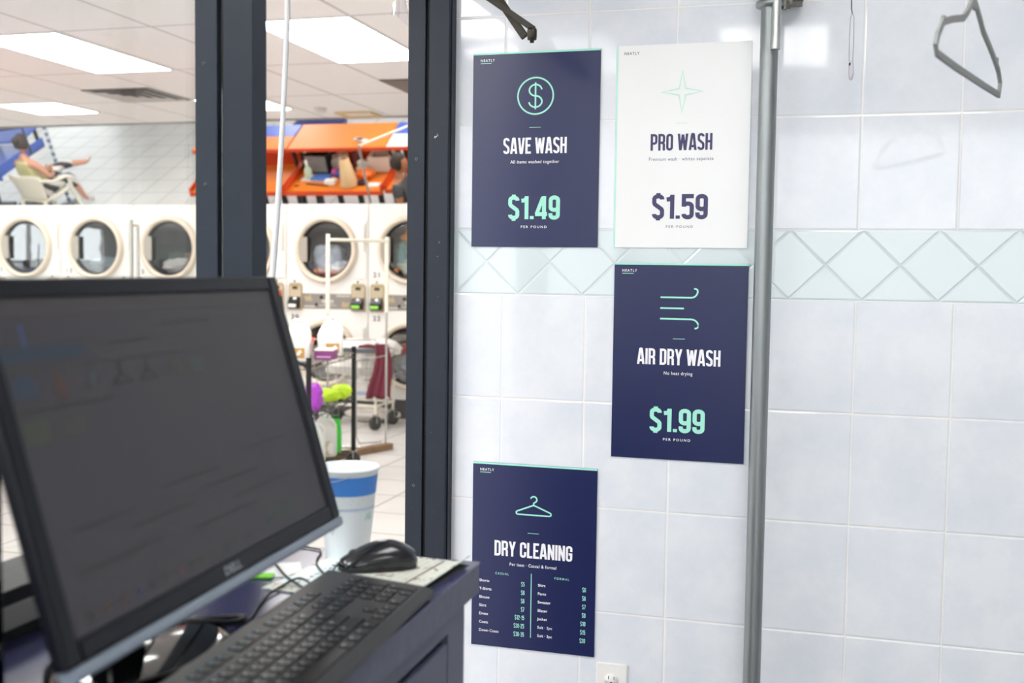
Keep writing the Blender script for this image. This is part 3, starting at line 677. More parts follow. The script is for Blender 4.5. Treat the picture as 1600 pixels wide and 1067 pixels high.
for X in (-.395, -.3486):
    mb = MB(); sstroke(mb, [(X-.016, .217), (X, .2275), (X+.016, .217), (X-.016, .217)], .0026); sstroke(mb, [(X, .2275), (X, .234), (X+.004, .238)], .0024); sprite('hanger_icon', mb, '0a0d0e', .03)
for X, c in ((-.2946, '2f2c27'), (-.2497, '273029')):
    sprite('pale_icon', srect(MB(), X-.012, X+.012, .217, .231), c, .15)
sprite('green_icon', srect(MB(), -.551, -.517, .178, .198), '2c3026', .15); sprite('olive_icon', srect(MB(), -.500, -.467, .180, .194), '2b2c28', .15); sprite('button', srect(MB(), -.185, -.11, .031, .046), '252a28', .15)
dots = ['262326', '221f22', '332624', '2f2021', '20263a', '22262a', '222a26', '3a2424', '2b2824', '2e2624', '2c2522', '22282a', '2b2a28', '212128']
for k, c in enumerate(dots):
    sprite('taskbar_icon', sdisc(MB(), -.553+.0243*k, .0302, .0050), c, .2)
mb = MB(); mb.box(-.060, -.028, -.035, .035, 0.012, .20); mb.box(-.080, -.045, -.045, .045, .14, .26); mb.build('stand_neck', M_GLOSSB, t, bevel=.006)
mb = MB(); mb.lathe([(0, 0), (.112, 0), (.118, .003), (.116, .008), (.10, .012), (0, .013)], (-.022, .012, 0), n=48, sx=.72, sy=1.02); mb.build('stand_base', M_GLOSSB, t)
pbuild(MB().box(-.0005, .0012, .16, .19, -.011, -.004), 'side_buttons', M_BEZ, t)

# keyboard
t = thing('keyboard', 'black full-size computer keyboard lying along the counter edge', 'keyboard', (-0.5307, 1.0886, CT+.0029), PI/2+0.049)
M_KB = mat('keyboard_black', '#2b2b2d', 0.5); M_KEY = mat('keycap_black', '#0a0b0e', 0.40, spec=.35); M_LEG = mat('key_legend_white', '#b4c6d0', .5); M_LEGB = mat('key_legend_blue', '#4aa2d0', .5)
def kz(y): return .010+(y+.074)*.085
kb = MB(); V = []
for x in (-.221, .221):
    V += [(x, -.074, .002), (x, .074, .002), (x, .074, kz(.074)+.001), (x, -.060, kz(-.06)), (x, -.074, .0065)]
kb.add(V, [(0, 1, 2, 3, 4), (9, 8, 7, 6, 5), (0, 5, 6, 1), (1, 6, 7, 2), (2, 7, 8, 3), (3, 8, 9, 4), (4, 9, 5, 0)])
kb.build('body', M_KB, t, bevel=.0025)
U = .0187; keys = []   # key pitch
def krow(y, items, x0=-.2125):
    x = x0
    for it in items:
        if it < 0: x += -it*U; continue
        keys.append((x, x+it*U-.0025, y, y+.0160)); x += it*U
r0 = -.0565
fy = r0+5*U+.0045
krow(fy, [1, -.95, 1, 1, 1, 1, -.5, 1, 1, 1, 1, -.5, 1, 1, 1, 1, -.22, 1, 1, 1])
krow(r0+4*U, [1]*13+[1.95, -.22, 1, 1, 1, -.22, 1, 1, 1, 1]); krow(r0+3*U, [1.5]+[1]*12+[1.45, -.22, 1, 1, 1, -.22, 1, 1, 1])
krow(r0+2*U, [1.75]+[1]*11+[2.2, -3.44, 1, 1, 1]); krow(r0+U, [2.25]+[1]*10+[2.7, -1.22, 1, -1.22, 1, 1, 1]); krow(r0, [1.25, 1.25, 1.25, 5.95, 1.25, 1.25, 1.25, 1.5, -.22, 1, 1, 1, -.22, 2, 1])
ex = -.2125+U*(14.95+.22+3+.22+3)
keys.append((ex, ex+U-.0025, r0+2*U, r0+2*U+.0160+U)); keys.append((ex, ex+U-.0025, r0, r0+.0160+U))
def keycap(mb, k, i):
    x0, x1, y0, y1 = k; q = .0014; z0 = kz(y0)-.002; z1 = kz(y1)-.002; h = .0042
    V = [(x0, y0, z0), (x1, y0, z0), (x1, y1, z1), (x0, y1, z1), (x0+q, y0+q, z0+h), (x1-q, y0+q, z0+h), (x1-q, y1-q*.7, z1+h), (x0+q, y1-q*.7, z1+h)]
    mb.add(V, [(0, 1, 5, 4), (1, 2, 6, 5), (2, 3, 7, 6), (3, 0, 4, 7), (4, 5, 6, 7)])
    if x1-x0 > 4*U: return
    rr = random.Random(i); lx = x0+.0032; ly = y1-.0062; zz = z1+h-.0005*0+.00012-(y1-ly)*.085
    col = 2 if (abs(y0-fy) < 1e-5 or (x0 > .075 and x0 < .125 and y0 > r0+2.5*U)) else 1
    gw_ = .0022 if x1-x0 < .018 else .006
    mb.add([(lx, ly, zz), (lx+gw_, ly, zz), (lx+gw_, ly+.0026, zz+.0003), (lx, ly+.0026, zz+.0003)], [(0, 1, 2, 3)], col)
    mb.add([(lx+.0007, ly+.0007, zz+.0001), (lx+gw_-.0007, ly+.0007, zz+.0001), (lx+gw_-.0007, ly+.0019, zz+.0003), (lx+.0007, ly+.0019, zz+.0003)], [(0, 1, 2, 3)], 0)
order = sorted(range(len(keys)), key=lambda i: -keys[i][0])
for n_, i in enumerate(order[:98]):
    k = MB(); keycap(k, keys[i], i); k.build('key', [M_KEY, M_LEG, M_LEGB], t, fix=False)
k = MB()
for i in order[98:]: keycap(k, keys[i], i)
o = k.build('key', [M_KEY, M_LEG, M_LEGB], t, fix=False); o['kind'] = 'stuff'
lm = MB()
for j in range(3): lm.lathe([(0, .0006), (.0012, .0006), (.0012, 0)], (.155+.017*j, fy+.007, kz(fy+.007)), n=10)
lm.build('indicator_lights', mat('indicator_white', '#c9cccf', .4), t)

# printed calendar mat, card and scraps under the mouse
def calendar_material():
    mt = bpy.data.materials.new('printed_calendar_paper'); mt.use_nodes = True; nt = mt.node_tree; b = nt.nodes['Principled BSDF']
    tc = nt.nodes.new('ShaderNodeTexCoord'); s = nt.nodes.new('ShaderNodeSeparateXYZ'); nt.links.new(tc.outputs['Object'], s.inputs[0])
    br = nt.nodes.new('ShaderNodeTexBrick'); br.inputs['Scale'].default_value = 1; br.offset = 0
    br.inputs['Brick Width'].default_value = .011; br.inputs['Row Height'].default_value = .009; br.inputs['Mortar Size'].default_value = .0022; br.inputs['Mortar Smooth'].default_value = .2
    br.inputs['Color1'].default_value = lin('#c9d7d3'); br.inputs['Color2'].default_value = lin('#8fc0c4'); br.inputs['Mortar'].default_value = lin('#e3dccb'); br.inputs['Bias'].default_value = -.2
    nt.links.new(tc.outputs['Object'], br.inputs['Vector'])
    nz = nt.nodes.new('ShaderNodeTexNoise'); nz.inputs['Scale'].default_value = 140; nt.links.new(tc.outputs['Object'], nz.inputs['Vector'])
    ink = math_node(nt, 'MULTIPLY', math_node(nt, 'GREATER_THAN', nz.outputs['Fac'], .57), math_node(nt, 'LESS_THAN', grid_dist(nt, s.outputs[1], .0, .052), .007))
    c = mixc(nt, ink, br.outputs[0], lin('#7d6f66'))
    nt.links.new(c, b.inputs['Base Color']); b.inputs['Roughness'].default_value = .45
    return mt
t = thing('mouse_mat', 'cream and teal printed calendar mat with a curled edge under the mouse', 'mouse mat', (-.580, 1.385, CT), -.10)
n = 14; V = []; F = []
xs = [-.105+.175*k/n for k in range(n+1)]+[.078, .086, .092, .095]
zs = [.0022]*(n+1)+[.004, .0075, .0115, .0135]
for x, z in zip(xs, zs): V += [(x, -.12, z if z < .003 else z*.45), (x, .105, z), (x, .105, z-.0016), (x, -.12, (z if z < .003 else z*.45)-.0016)]
for i in range(len(xs)-1):
    a, b_ = 4*i, 4*i+4
    for k in range(4): F.append((a+k, a+(k+1) % 4, b_+(k+1) % 4, b_+k))
F += [(0, 1, 2, 3), tuple(4*(len(xs)-1)+k for k in (3, 2, 1, 0))]
MB().add(V, F).build('printed_sheet', calendar_material(), t)
MB().box(-.100, .096, -.112, .100, .0, .0005).build('rubber_base', mat('grey_black_rubber', '#2b2c30', .7), t)
MB().add([(.056, -.115, .0026), (.059, -.115, .0026), (.059, .1, .0026), (.056, .1, .0026)][:4], [(0, 1, 2, 3)], 0).build('brown_rule', mat('brown_ink', '#6b5a52', .5), t)
MB().box(-.1, -.052, -.09, .095, .00225, .0024).build('title_strip', mat('white_blue_print', '#dfeef2', .45), t)
rr = random.Random(3); q = MB()
for k in range(11):
    if k == 4: continue
    y0 = -.085+.0155*k
    for j in range(3): a = rr.uniform(-.007, .004); q.box(-.076+a, -.076+a+rr.uniform(.003, .008), y0+.003*j, y0+.003*j+.0022, .0024, .00255)
q.build('smudged_print', mat('dark_ink', '#2e3236', .5), t)
MB().box(-.048, -.036, -.1, .0, .00225, .0025).build('teal_strip', mat('teal_print', '#7fc4cf', .45), t)
c = MB().box(-.05, .05, -.035, .035, 0, .0012).build('note_card', mat('white_card', '#e9ebec', .5), None, (-.735, 1.355, CT)); c.rotation_euler = (0, 0, .5)
tag(c, 'small white card lying on the counter behind the monitor', 'card')
c = MB().box(-.018, .018, -.010, .010, 0, .0022).build('sticky_note', mat('lime_green_paper', '#7fd63a', .6), None, (-.726, 1.325, CT+.0013)); c.rotation_euler = (0, 0, .3)
tag(c, 'lime green tab peeking out below the monitor edge', 'sticky note')

# mouse
t = thing('computer_mouse', 'glossy black computer mouse on the printed calendar mat', 'computer mouse', (-.590, 1.414, CT+.0027), math.atan2(-.53, -.85))
def mouse_shell(z0, zs, grow=0.0):
    mb = MB(); rings = []; NX = 22; NA = 20
    for i in range(NX+1):
        u = i/NX; x = -.057+.114*u
        prof = math.sin(PI*min(1, max(0, u)))**.5 if 0 < u < 1 else 0
        wd = .031*(prof**.7)*(1-.10*u)*(1-.07*math.cos(2*PI*(u-.5)))
        ht = zs*(math.sin(PI*(u*.86+.07))**.75)*(1.08-.45*u) if 0 < u < 1 else .004
        rings.append([(x, (wd+grow)*math.cos(PI*k/(NA-1)), z0+(ht+grow)*math.sin(PI*k/(NA-1))**.8) for k in range(NA)])
    V = [p for r_ in rings for p in r_]; F = []
    for i in range(NX):
        for k in range(NA-1): F.append((i*NA+k, i*NA+k+1, (i+1)*NA+k+1, (i+1)*NA+k))
        F.append((i*NA, (i+1)*NA, (i+1)*NA+NA-1, i*NA+NA-1))
    return mb.add(V, F, 0, True)
mouse_shell(.004, .040).build('shell', mat('satin_black_plastic', '#15171d', .2, coat=.3), t)
mb = mouse_shell(0, .019); mb.v = [(x*.985, y*1.02, z) for x, y, z in mb.v]; mb.build('lower_body', M_BLACKM, t)
def shell_z(x, zs=.040): u = (x+.057)/.114; return .004+zs*(math.sin(PI*(u*.86+.07))**.75)*(1.08-.45*u)
mb = MB(); mb.lathe([(.0, -.0035), (.0075, -.0035), (.0085, -.002), (.0085, .002), (.0075, .0035), (0, .0035)], (.034, 0, shell_z(.034)-.0062), 'Y', 20); mb.build('scroll_wheel', mat('grey_rubber', '#3a3c42', .6), t)
mb = MB(); mb.tube([(.006+.046*k/10, 0, shell_z(.006+.046*k/10)-.0002) for k in range(11)], .0006, 6); mb.build('button_split', M_GROOVE, t)
cb = MB(); cb.tube([(.055, .0, .010), (.062, .016, .008), (.068, .028, .004), (.0735, .030, .002), (.079, .012, .0016), (.0815, -.008, .0016), (.0825, -.03, .0016), (.080, -.055, .001), (.075, -.079, -.0006), (.068, -.10, -.0006), (.068, -.12, -.0006), (.085, -.14, -.0006), (.13, -.16, -.0006)], .0014, 8); cb.build('cable', M_BLACKM, t)

# paper cup
M_CUP = mat('white_paper_cup', '#eef2f6', .45, sub=0)
t = thing('paper_cup', 'tall white paper cup with a blue band beside the monitor', 'paper cup', (-.6585, 1.462, CT))
def cr(z): return .0315+.0125*(z-.002)/.126
H = .134
mb = MB(); mb.lathe([(0, .004), (.0295, .004), (.0312, 0), (cr(0), .002), (cr(H-.003), H-.003), (cr(H)+.0018, H-.002), (cr(H)+.0022, H), (cr(H)+.0012, H+.0014), (cr(H)-.0006, H), (cr(.008)-.001, .008), (0, .008)], n=48); mb.build('cup_body', M_CUP, t)
MB().lathe([(cr(.097)+.0003, .097), (cr(.1245)+.0003, .1245)], n=48).build('blue_band', mat('blue_print', '#3d78c4', .45), t)
MB().lathe([(cr(.075)+.0003, .075), (cr(.079)+.0003, .079)], n=48).build('pale_line', mat('pale_grey_blue_print', '#aebfd6', .45), t)
mb = MB(); rnd = random.Random(8)
for k in range(70):
    a = rnd.uniform(0, 2*PI); z = rnd.uniform(.083, .096); r_ = cr(z)+.0004; q = rnd.uniform(.0003, .0007)
    c_ = Vector((r_*math.cos(a), r_*math.sin(a), z)); tx = Vector((-math.sin(a), math.cos(a), 0))
    mb.add([c_-tx*q, c_+Vector((0, 0, -q)), c_+tx*q, c_+Vector((0, 0, q))], [(0, 1, 2, 3)])
mb.build('speckle_print', mat('blue_grey_print', '#8ea7c6', .5), t)
mb = MB(); bs = []
for (a0, z0, pts) in ((-.42, .060, [(0, 0), (.004, .011), (.007, 0)]), (-.42, .060, [(.0015, .004), (.006, .0045)]), (-.15, .061, [(0, .011), (0, 0), (.004, .001)])):
    q = []
    for dx, dz in pts:
        a = a0+dx/.037; r_ = cr(z0+dz)+.0005; q.append((r_*math.cos(a), r_*math.sin(a), z0+dz))
    mb.tube(q, .0005, 5)
mb.build('script_lettering', mat('green_print', '#8fc9b4', .5), t)
# wire pin hung over the cup's rim and a chain of links
t = thing('wire_clip', 'thin bent wire clip hanging down the side of the paper cup', 'wire clip', (-.6585, 1.462, CT))
def rim(a, z, e=.002): return ((cr(z)+e)*math.cos(a), (cr(z)+e)*math.sin(a), z)
A0 = -2.02
wr = MB(); wr.tube([rim(A0, .128), rim(A0+.06, .115), rim(A0+.02, .10), rim(A0+.05, .085), rim(A0+.02, .07), rim(A0+.12, .05), rim(A0+.28, .041), rim(A0+.34, .046), rim(A0+.2, .06), rim(A0+.1, .09)], .0006, 6); wr.build('wire', mat('thin_steel', '#b9bcc2', .3, .9), t)
wr = MB(); wr.tube([rim(A0+.02, .117, .003), rim(A0+.5, .120, .003), rim(A0+1.0, .127, .003)], .0005, 6); wr.build('crossing_wire', mat('thin_steel', '#b9bcc2', .3, .9), t)
mb = MB(); mb.lathe([(0, -.003), (.0035, -.003), (.004, 0), (.0035, .003), (0, .003)], rim(A0+.03, .103, .004), n=12); mb.build('bead', mat('aged_brass', '#9d9481', .35, .8), t)
mb = MB(); mb.tube([Vector(rim(A0-.05, .134, .0))+Vector((.004*math.cos(a), 0, .004+.005*math.sin(a))) for a in [2*PI*k/12 for k in range(12)]], .0009, 6, closed=True); mb.build('ring', M_DARKSTEEL, t)

# loose cables
def cable(label, pts, r=.0018, mt=M_BLACKM, name='cable'):
    P = [Vector(p) for p in pts]; Q = []
    for i in range(len(P)-1):
        a, b_, c_, d = P[max(0, i-1)], P[i], P[i+1], P[min(len(P)-1, i+2)]
        for k in range(6):
            s = k/6; Q.append(.5*((2*b_)+(c_-a)*s+(2*a-5*b_+4*c_-d)*s*s+(3*b_-a-3*c_+d)*s**3))
    Q.append(P[-1]); return tag(MB().tube(Q, r, 8).build(name, mt), label, 'cable')
cable('thin black cable looping across the counter from under the monitor to the mat edge', [(-.84, 1.43, CT+.002), (-.781, 1.414, CT+.002), (-.737, 1.384, CT+.004), (-.691, 1.330, CT+.0047), (-.661, 1.302, CT+.0047), (-.638, 1.280, CT+.0047), (-.624, 1.253, CT+.0047), (-.632, 1.288, CT+.0075), (-.650, 1.309, CT+.0075), (-.664, 1.313, CT+.0075), (-.671, 1.292, CT+.0047), (-.672, 1.249, CT+.003), (-.662, 1.204, CT+.002), (-.648, 1.143, CT+.002), (-.70, 1.125, CT+.002), (-.80, 1.16, CT+.002)], .0016)
cable('black monitor cord curving on the glossy counter behind the stand', [(-.735, 1.06, CT+.12), (-.75, 1.125, CT+.02), (-.72, 1.13, CT+.003), (-.66, 1.16, CT+.003), (-.655, 1.125, CT+.007), (-.69, 1.105, CT+.012), (-.77, 1.11, CT+.003), (-.84, 1.09, CT+.003)], .0024)
# black tower at the far left
t = thing('computer_tower', 'black computer tower cut off at the left edge behind the monitor', 'computer tower', (-.80, .70, CT))
MB().box(-.055, .055, -.17, .162, .004, .235).build('case', M_BLACKM, t, bevel=.004); MB().box(.0551, .057, .13, .158, .02, .22).build('side_seam', M_GLOSSB, t)
for x in (-.04, .04):
    for y in (-.14, .14): MB().lathe([(0, 0), (.008, 0), (.008, .004), (0, .004)], (x, y, 0), n=12).build('foot', M_BLACK, t)
# wire loop with a clear tip, hung from the rail
t = thing('wire_hook', 'thin wire loop with a clear plastic tip hanging right of the steel pipe', 'wire hook', (.0455, 2.45, 1.777))
mb = MB(); mb.tube([(-.004, 0, .312), (-.004, -.0, .27), (-.002, 0, .147), (0, 0, .138)], .0011, 8); mb.build('hanging_wire', M_DARKSTEEL, t)
loop = [(0, 0, .138), (-.0035, 0, .128), (-.0042, 0, .09), (-.0035, 0, .045), (-.002, 0, .026)]
loop2 = [(0, 0, .138), (.0035, 0, .130), (.0042, 0, .10), (.0042, 0, .06), (.0038, 0, .030)]
MB().tube(loop, .0006, 8).tube(loop2, .0006, 8).build('wire_loop', mat('bright_wire', '#8b8c90', .35, .9), t)
MB().lathe([(0, -.012), (.003, -.010), (.0055, .0), (.0055, .018), (.004, .027), (0, .029)], (.001, 0, .010), n=14).build('plastic_tip', mat('milky_plastic', '#e6e3ec', .3, trans=.4), t)
MB().lathe([(0, 0), (.0018, .001), (.0018, .006), (0, .007)], (-.002, -.004, .028), n=8).build('dark_bead', M_GROOVE, t)


# ================================================================== LAUNDROMAT
YD = 9.37
M_ENAM = mat('white_enamel', '#e9e7e2', .3, noise_amt=.02, nscale=3)
M_RING = mat('cream_door_ring', '#d9cdbb', .35, .1)
M_DRUM = mat('dark_drum_steel', '#3a3f46', .4, .7)
M_DGLASS = glass_material('door_glass', .02, (.92, .94, .95, 1), 1.5, .22)
M_TAN = mat('tan_coin_plate', '#b5a584', .4, .3)
M_STRIP = mat('grey_control_strip', '#8d8882', .45, .2)
M_KICK = mat('dark_kick_plate', '#4b4a4a', .5)
M_NUM = mat('dark_grey_number_print', '#35322f', .5)
def plate_with_hole(mb, x0, x1, z0, z1, cx, cz, r, y, n=48):
    inner = []; outer = []
    for k in range(n):
        a = 2*PI*k/n; dx, dz = math.cos(a), math.sin(a)
        s_ = min(((x1-cx) if dx > 0 else (x0-cx))/dx if abs(dx) > 1e-6 else 1e9, ((z1-cz) if dz > 0 else (z0-cz))/dz if abs(dz) > 1e-6 else 1e9)
        inner.append((cx+r*dx, y, cz+r*dz)); outer.append((cx+s_*dx, y, cz+s_*dz))
    # keep the rectangle's corners
    for (X, Z) in ((x0, z0), (x1, z0), (x1, z1), (x0, z1)):
        k = min(range(n), key=lambda i: (outer[i][0]-X)**2+(outer[i][2]-Z)**2); outer[k] = (X, y, Z)
    mb.add(inner+outer, [(k, (k+1) % n, n+(k+1) % n, n+k) for k in range(n)])
def dryer_column():
    t = thing('stacked_dryer', '', 'clothes dryer', (0, YD, 0))
    hw = .411
    mb = MB()
    plate_with_hole(mb, -hw, hw, 1.25, 1.974, 0, 1.55, .262, 0); plate_with_hole(mb, -hw, hw, .18, .975, 0, .585, .262, 0)
    mb.box(-hw, hw, -.001, .02, .975, 1.25); mb.box(-hw, -hw+.01, 0.001, .78, .18, 1.974); mb.box(hw-.01, hw, 0.001, .78, .18, 1.974); mb.box(-hw, hw, 0.001, .78, 1.964, 1.974); mb.box(-hw, hw, .77, .78, .18, 1.96)
    mb.build('cabinet', M_ENAM, t)
    MB().box(-hw, hw, .02, .78, 0, .18).build('kick_plate', M_KICK, t)
    for cz in (1.55, .585):
        d = MB(); d.prism([(.20, cz-.268), (.397, cz-.268), (.397, cz+.268), (.20, cz+.268), (.26, cz+.17), (.30, cz), (.26, cz-.17)], -.010, 'XZ', -.001)
        door = d.build('door', M_ENAM, t, bevel=.003)
        MB().lathe([(.262, .01), (.262, -.028), (.268, -.05), (.285, -.062), (.305, -.058), (.315, -.03), (.315, -.001)], (0, 0, cz), 'Y', 56).build('door_ring', M_RING, door)
        MB().lathe([(.252, .005), (.262, .0), (.262, -.03), (.25, -.026)], (0, 0, cz), 'Y', 48).build('gasket', mat('dark_gasket', '#3b3833', .6), door)
        MB().lathe([(0, -.0060), (.10, -.0055), (.18, -.0045), (.255, -.002)], (0, 0, cz), 'Y', 40).build('glass', M_DGLASS, door)
        MB().box(-.262, -.185, -.045, -.030, cz-.115, cz+.115).build('hinge_plate', mat('grey_hinge_plate', '#a9a297', .45, .2), door)
        h = MB(); h.box(.372, .388, -.022, -.010, cz-.02, cz+.24); h.box(.376, .384, -.028, -.010, cz+.05, cz+.18); h.build('pull_handle', mat('pale_grey_handle', '#cfcac2', .4), door)
        dr = MB(); dr.lathe([(.262, .0), (.33, .04), (.33, .64), (0, .66)], (0, 0, cz), 'Y', 40)
        for k in range(3):
            a = PI/2+.5+2*PI*k/3; dr.prism([(.33*math.cos(a-.10), cz+.33*math.sin(a-.10)), (.24*math.cos(a), cz+.24*math.sin(a)), (.33*math.cos(a+.10), cz+.33*math.sin(a+.10))], .5, 'XZ', .08)
        dr.build('drum', M_DRUM, t)
    st = MB().box(-.25, .25, -.006, -.0012, .999, 1.142).build('control_strip', M_STRIP, t)
    for sx, z in ((-1, 1.10), (1, 1.045)):
        q = MB(); q.prism([(sx*.215, z-.03), (sx*.15, z-.03), (sx*.15, z-.012), (sx*.165, z+.03), (sx*.19, z+.012), (sx*.235, z+.02)], -.001, 'XZ', -.0061); q.build('arrow_mark', M_TAN, st)
    q = MB()
    for x0, x1, z0, z1 in ((-.235, -.12, 1.012, 1.027), (.10, .235, 1.115, 1.128), (-.05, .07, 1.060, 1.083), (-.08, .10, 1.028, 1.034), (-.04, .07, 1.043, 1.048)): q.box(x0, x1, -.0069, -.006, z0, z1)
    q.build('printed_lines', mat('pale_print', '#c7c2ba', .5), st)
    MB().lathe([(0, -.018), (.013, -.018), (.015, -.006)], (-.055, 0, 1.107), 'Y', 14).lathe([(0, -.018), (.011, -.018), (.013, -.006)], (-.105, 0, 1.04), 'Y', 14).build('knob', M_GROOVE, st)
    for sx in (-1, 1):
        c0 = .3205*sx
        p = MB().prism([(c0-.072, .983), (c0+.072, .983), (c0+.072, 1.215), (c0+.055, 1.238), (c0-.055, 1.238), (c0-.072, 1.215)], -.014, 'XZ', -.001).build('coin_plate', M_TAN, t, bevel=.004)
        MB().prism([(c0-.058, .995), (c0+.058, .995), (c0+.058, 1.205), (c0-.058, 1.205)], -.0015, 'XZ', -.0151).build('inset_panel', mat('pale_tan_inset', '#c4b79b', .4, .2), p)
        MB().box(c0-.026, c0+.026, -.02, -.015, 1.178, 1.205).build('coin_slot', mat('dark_olive_slot', '#3a3320', .5), p)
        MB().box(c0-.004, c0+.004, -.035, -.014, 1.245, 1.262).build('hook_stud', M_GROOVE, p)
        MB().prism([(-.017, 1.0), (-.06, 1.0), (-.066, 1.055), (-.03, 1.108), (-.017, 1.108)], .112, 'YZ', c0-.056).build('meter_box', M_BLACK, p, bevel=.004)
        MB().lathe([(0, -.050), (.02, -.050), (.022, -.03)], (c0+.01, 0, 1.085), 'Y', 14).build('chrome_button', mat('chrome', '#d8dade', .15, 1.0), p)
    return t
base = dryer_column()
M_GLED = mat('lit_green_display', '#7fbf4a', .4, emit=.5); M_WLED = mat('lit_white_label', '#f2f0ea', .4, emit=.2); M_RLED = mat('red_label', '#d8664f', .5)
cols = []
CXS = [-4.437+.83*k for k in (-4, -3, -2, -1, 0, 1)]
CLAB = ['dryer column leftmost in view, its upper glass reflecting a bright white storefront',
        'dryer column numbered 13, upper glass with blue reflections',
        'dryer column numbered 15, laundry behind its upper glass, next to the dark post',
        'dryer column mostly hidden behind the dark post, beside the hanging cord',
        'dryer column numbered 20 with pale laundry heaped behind its upper door',
        'dryer column numbered 21 and 22 cut off by the door jamb, orange laundry above']
NUM = [('11', '12'), ('13', '14'), ('15', '16'), ('17', '18'), (None, '20'), ('21', '22')]
for i, (cx, lb) in enumerate(zip(CXS, CLAB)):
    if i == 0: r = base; r.location = (cx, YD, 0); r['label'] = lb; r['group'] = 'stacked dryers along the far wall'
    else: r = dup(base, (cx, YD, 0), 0, lb, 'stacked dryers along the far wall')
    cols.append(r)
for i, r in enumerate(cols):
    up, lo_ = NUM[i]
    for s_, z in ((up, 1.302), (lo_, .900)):
        if s_: text_mesh('number_lettering', s_, .062, M_NUM, r, frame_m(Vector((-.328, -.0025, z)), (1, 0, 0), (0, 0, 1)), spacing=1.35, bold=.0012)
    for sx in (-1, 1):
        c0 = .3205*sx
        g = M_WLED if (i == 4 and sx < 0) else (M_GLED if i >= 4 else M_RLED)
        MB().box(c0-.045, c0+.032, -.0685, -.063, 1.012, 1.040).build('meter_display', g, r)
    if i == 3: MB().box(.3205-.05, .3205+.05, -.045, -.018, 1.11, 1.165).build('red_sticker', M_RLED, r)
struct(MB().box(-14.2, CXS[0]-.415, YD+.01, YD+.2, 0, 1.974).box(CXS[-1]+.415, -.964, YD+.01, YD+.2, 0, 1.974).build('wall_dryers', M_WHITE_WALL))
# laundry seen through the doors
def heap(label, cx, cz, col, dx, dz, rx, rz, seed, ry=.12, y=.14, name='laundry_heap', mt=None, amp=.3, fr=5):
    bm = bmesh.new(); bmesh.ops.create_icosphere(bm, subdivisions=4, radius=1)
    off = Vector((seed*3.1, seed*1.7, seed*.9))
    for v in bm.verts:
        n_ = v.co.normalized(); d = 1+amp*noise.noise(n_*fr*.45+off)+amp*.45*abs(noise.noise(n_*fr*1.3+off*2))-amp*.12*noise.noise(n_*fr*3+off)
        v.co = Vector((n_.x*rx*d, n_.y*ry*d, n_.z*rz*d))
    for f in bm.faces: f.smooth = True
    me = bpy.data.meshes.new(name); bm.to_mesh(me); bm.free(); me.materials.append(mt or mat('cloth_'+col, '#'+col, .85))
    o = bpy.data.objects.new(name, me); COL.objects.link(o); o.location = (cx+dx, YD+y, cz+dz)
    return tag(o, label, 'laundry')
c19, c21, c15, c13 = CXS[4], CXS[5], CXS[2], CXS[1]
heap('pale blue-white laundry piled in the upper dryer of column 20', c19, 1.55, 'b9c1ce', -.05, -.10, .155, .15, 1, .16, .20)
heap('white crumpled garment lying lowest in the upper dryer of column 20', c19, 1.55, 'ced4de', .06, -.17, .15, .07, 2, .12, .12)
heap('dark navy cloth at the back of the upper dryer of column 20', c19, 1.55, '2a303c', .10, -.02, .10, .06, 3, .1, .36)
heap('bright orange-yellow garment at the top of dryer 21', c21, 1.55, 'f0a02a', .06, .12, .17, .10, 4, .12, .16, amp=.4)
heap('sage green laundry at the bottom of dryer 21', c21, 1.55, 'b6c9b2', .03, -.15, .19, .10, 5, .12, .14)
heap('pale floral cloth in the middle of dryer 21', c21, 1.55, 'cfd4d0', .04, -.02, .16, .08, 6, .12, .20)
heap('teal and grey cloth at the left inside dryer 21', c21, 1.55, '6d9fa0', -.13, -.04, .06, .12, 7, .08, .14)
heap('white laundry at the bottom of dryer 15', c15, 1.55, 'd5d3cf', .02, -.16, .18, .08, 8, .12, .14)
heap('dark green garment on the laundry in dryer 15', c15, 1.55, '2f4038', .02, -.07, .09, .05, 9, .06, .10)
heap('brown cloth at the right inside dryer 15', c15, 1.55, '7d5f45', .15, -.10, .07, .06, 10, .06, .12)
heap('dark grey laundry at the bottom of dryer 13', c13, 1.55, '6d7b86', .02, -.17, .19, .08, 11, .12, .14)
heap('red garment in the lower dryer numbered 22', c21, .585, 'c4222e', -.02, .06, .12, .06, 12, .1, .12)
heap('grey and white laundry at the bottom of the lower dryer numbered 22', c21, .585, '8f959a', -.03, -.10, .17, .12, 13, .12, .12)

# mirror leaning forward above the dryers
AM = math.radians(14.5); hm = .79
def mirror_pt(x, s_, d=0): return (x, YD-.001-s_*math.sin(AM)+d*math.cos(AM), 1.976+s_*math.cos(AM)+d*math.sin(AM))
M_MIR = bpy.data.materials.new('mirror_silver'); M_MIR.use_nodes = True; b = M_MIR.node_tree.nodes['Principled BSDF']
b.inputs['Metallic'].default_value = 1; b.inputs['Roughness'].default_value = 0.0; b.inputs['Base Color'].default_value = (.76, .765, .76, 1)
t = thing('wall_mirror', 'long mirror tilted forward above the row of dryers, reflecting tables and floor', 'mirror', (-8, YD, 1.976))
def mslab(x0, x1, s0, s1, d0, d1):
    V = [Vector(mirror_pt(x, s_, d))-Vector((-8, YD, 1.976)) for d in (d0, d1) for s_ in (s0, s1) for x in (x0, x1)]
    return MB().add(V, [(0, 1, 3, 2), (4, 6, 7, 5), (0, 4, 5, 1), (2, 3, 7, 6), (0, 2, 6, 4), (1, 5, 7, 3)])
mslab(-13.9, -1.1, .0, hm-.022, 0, .006).build('mirror_glass', M_MIR, t)
mslab(-13.9, -1.1, hm-.022, hm, -.004, .01).build('top_trim', mat('grey_mirror_trim', '#8d8f8c', .5), t)
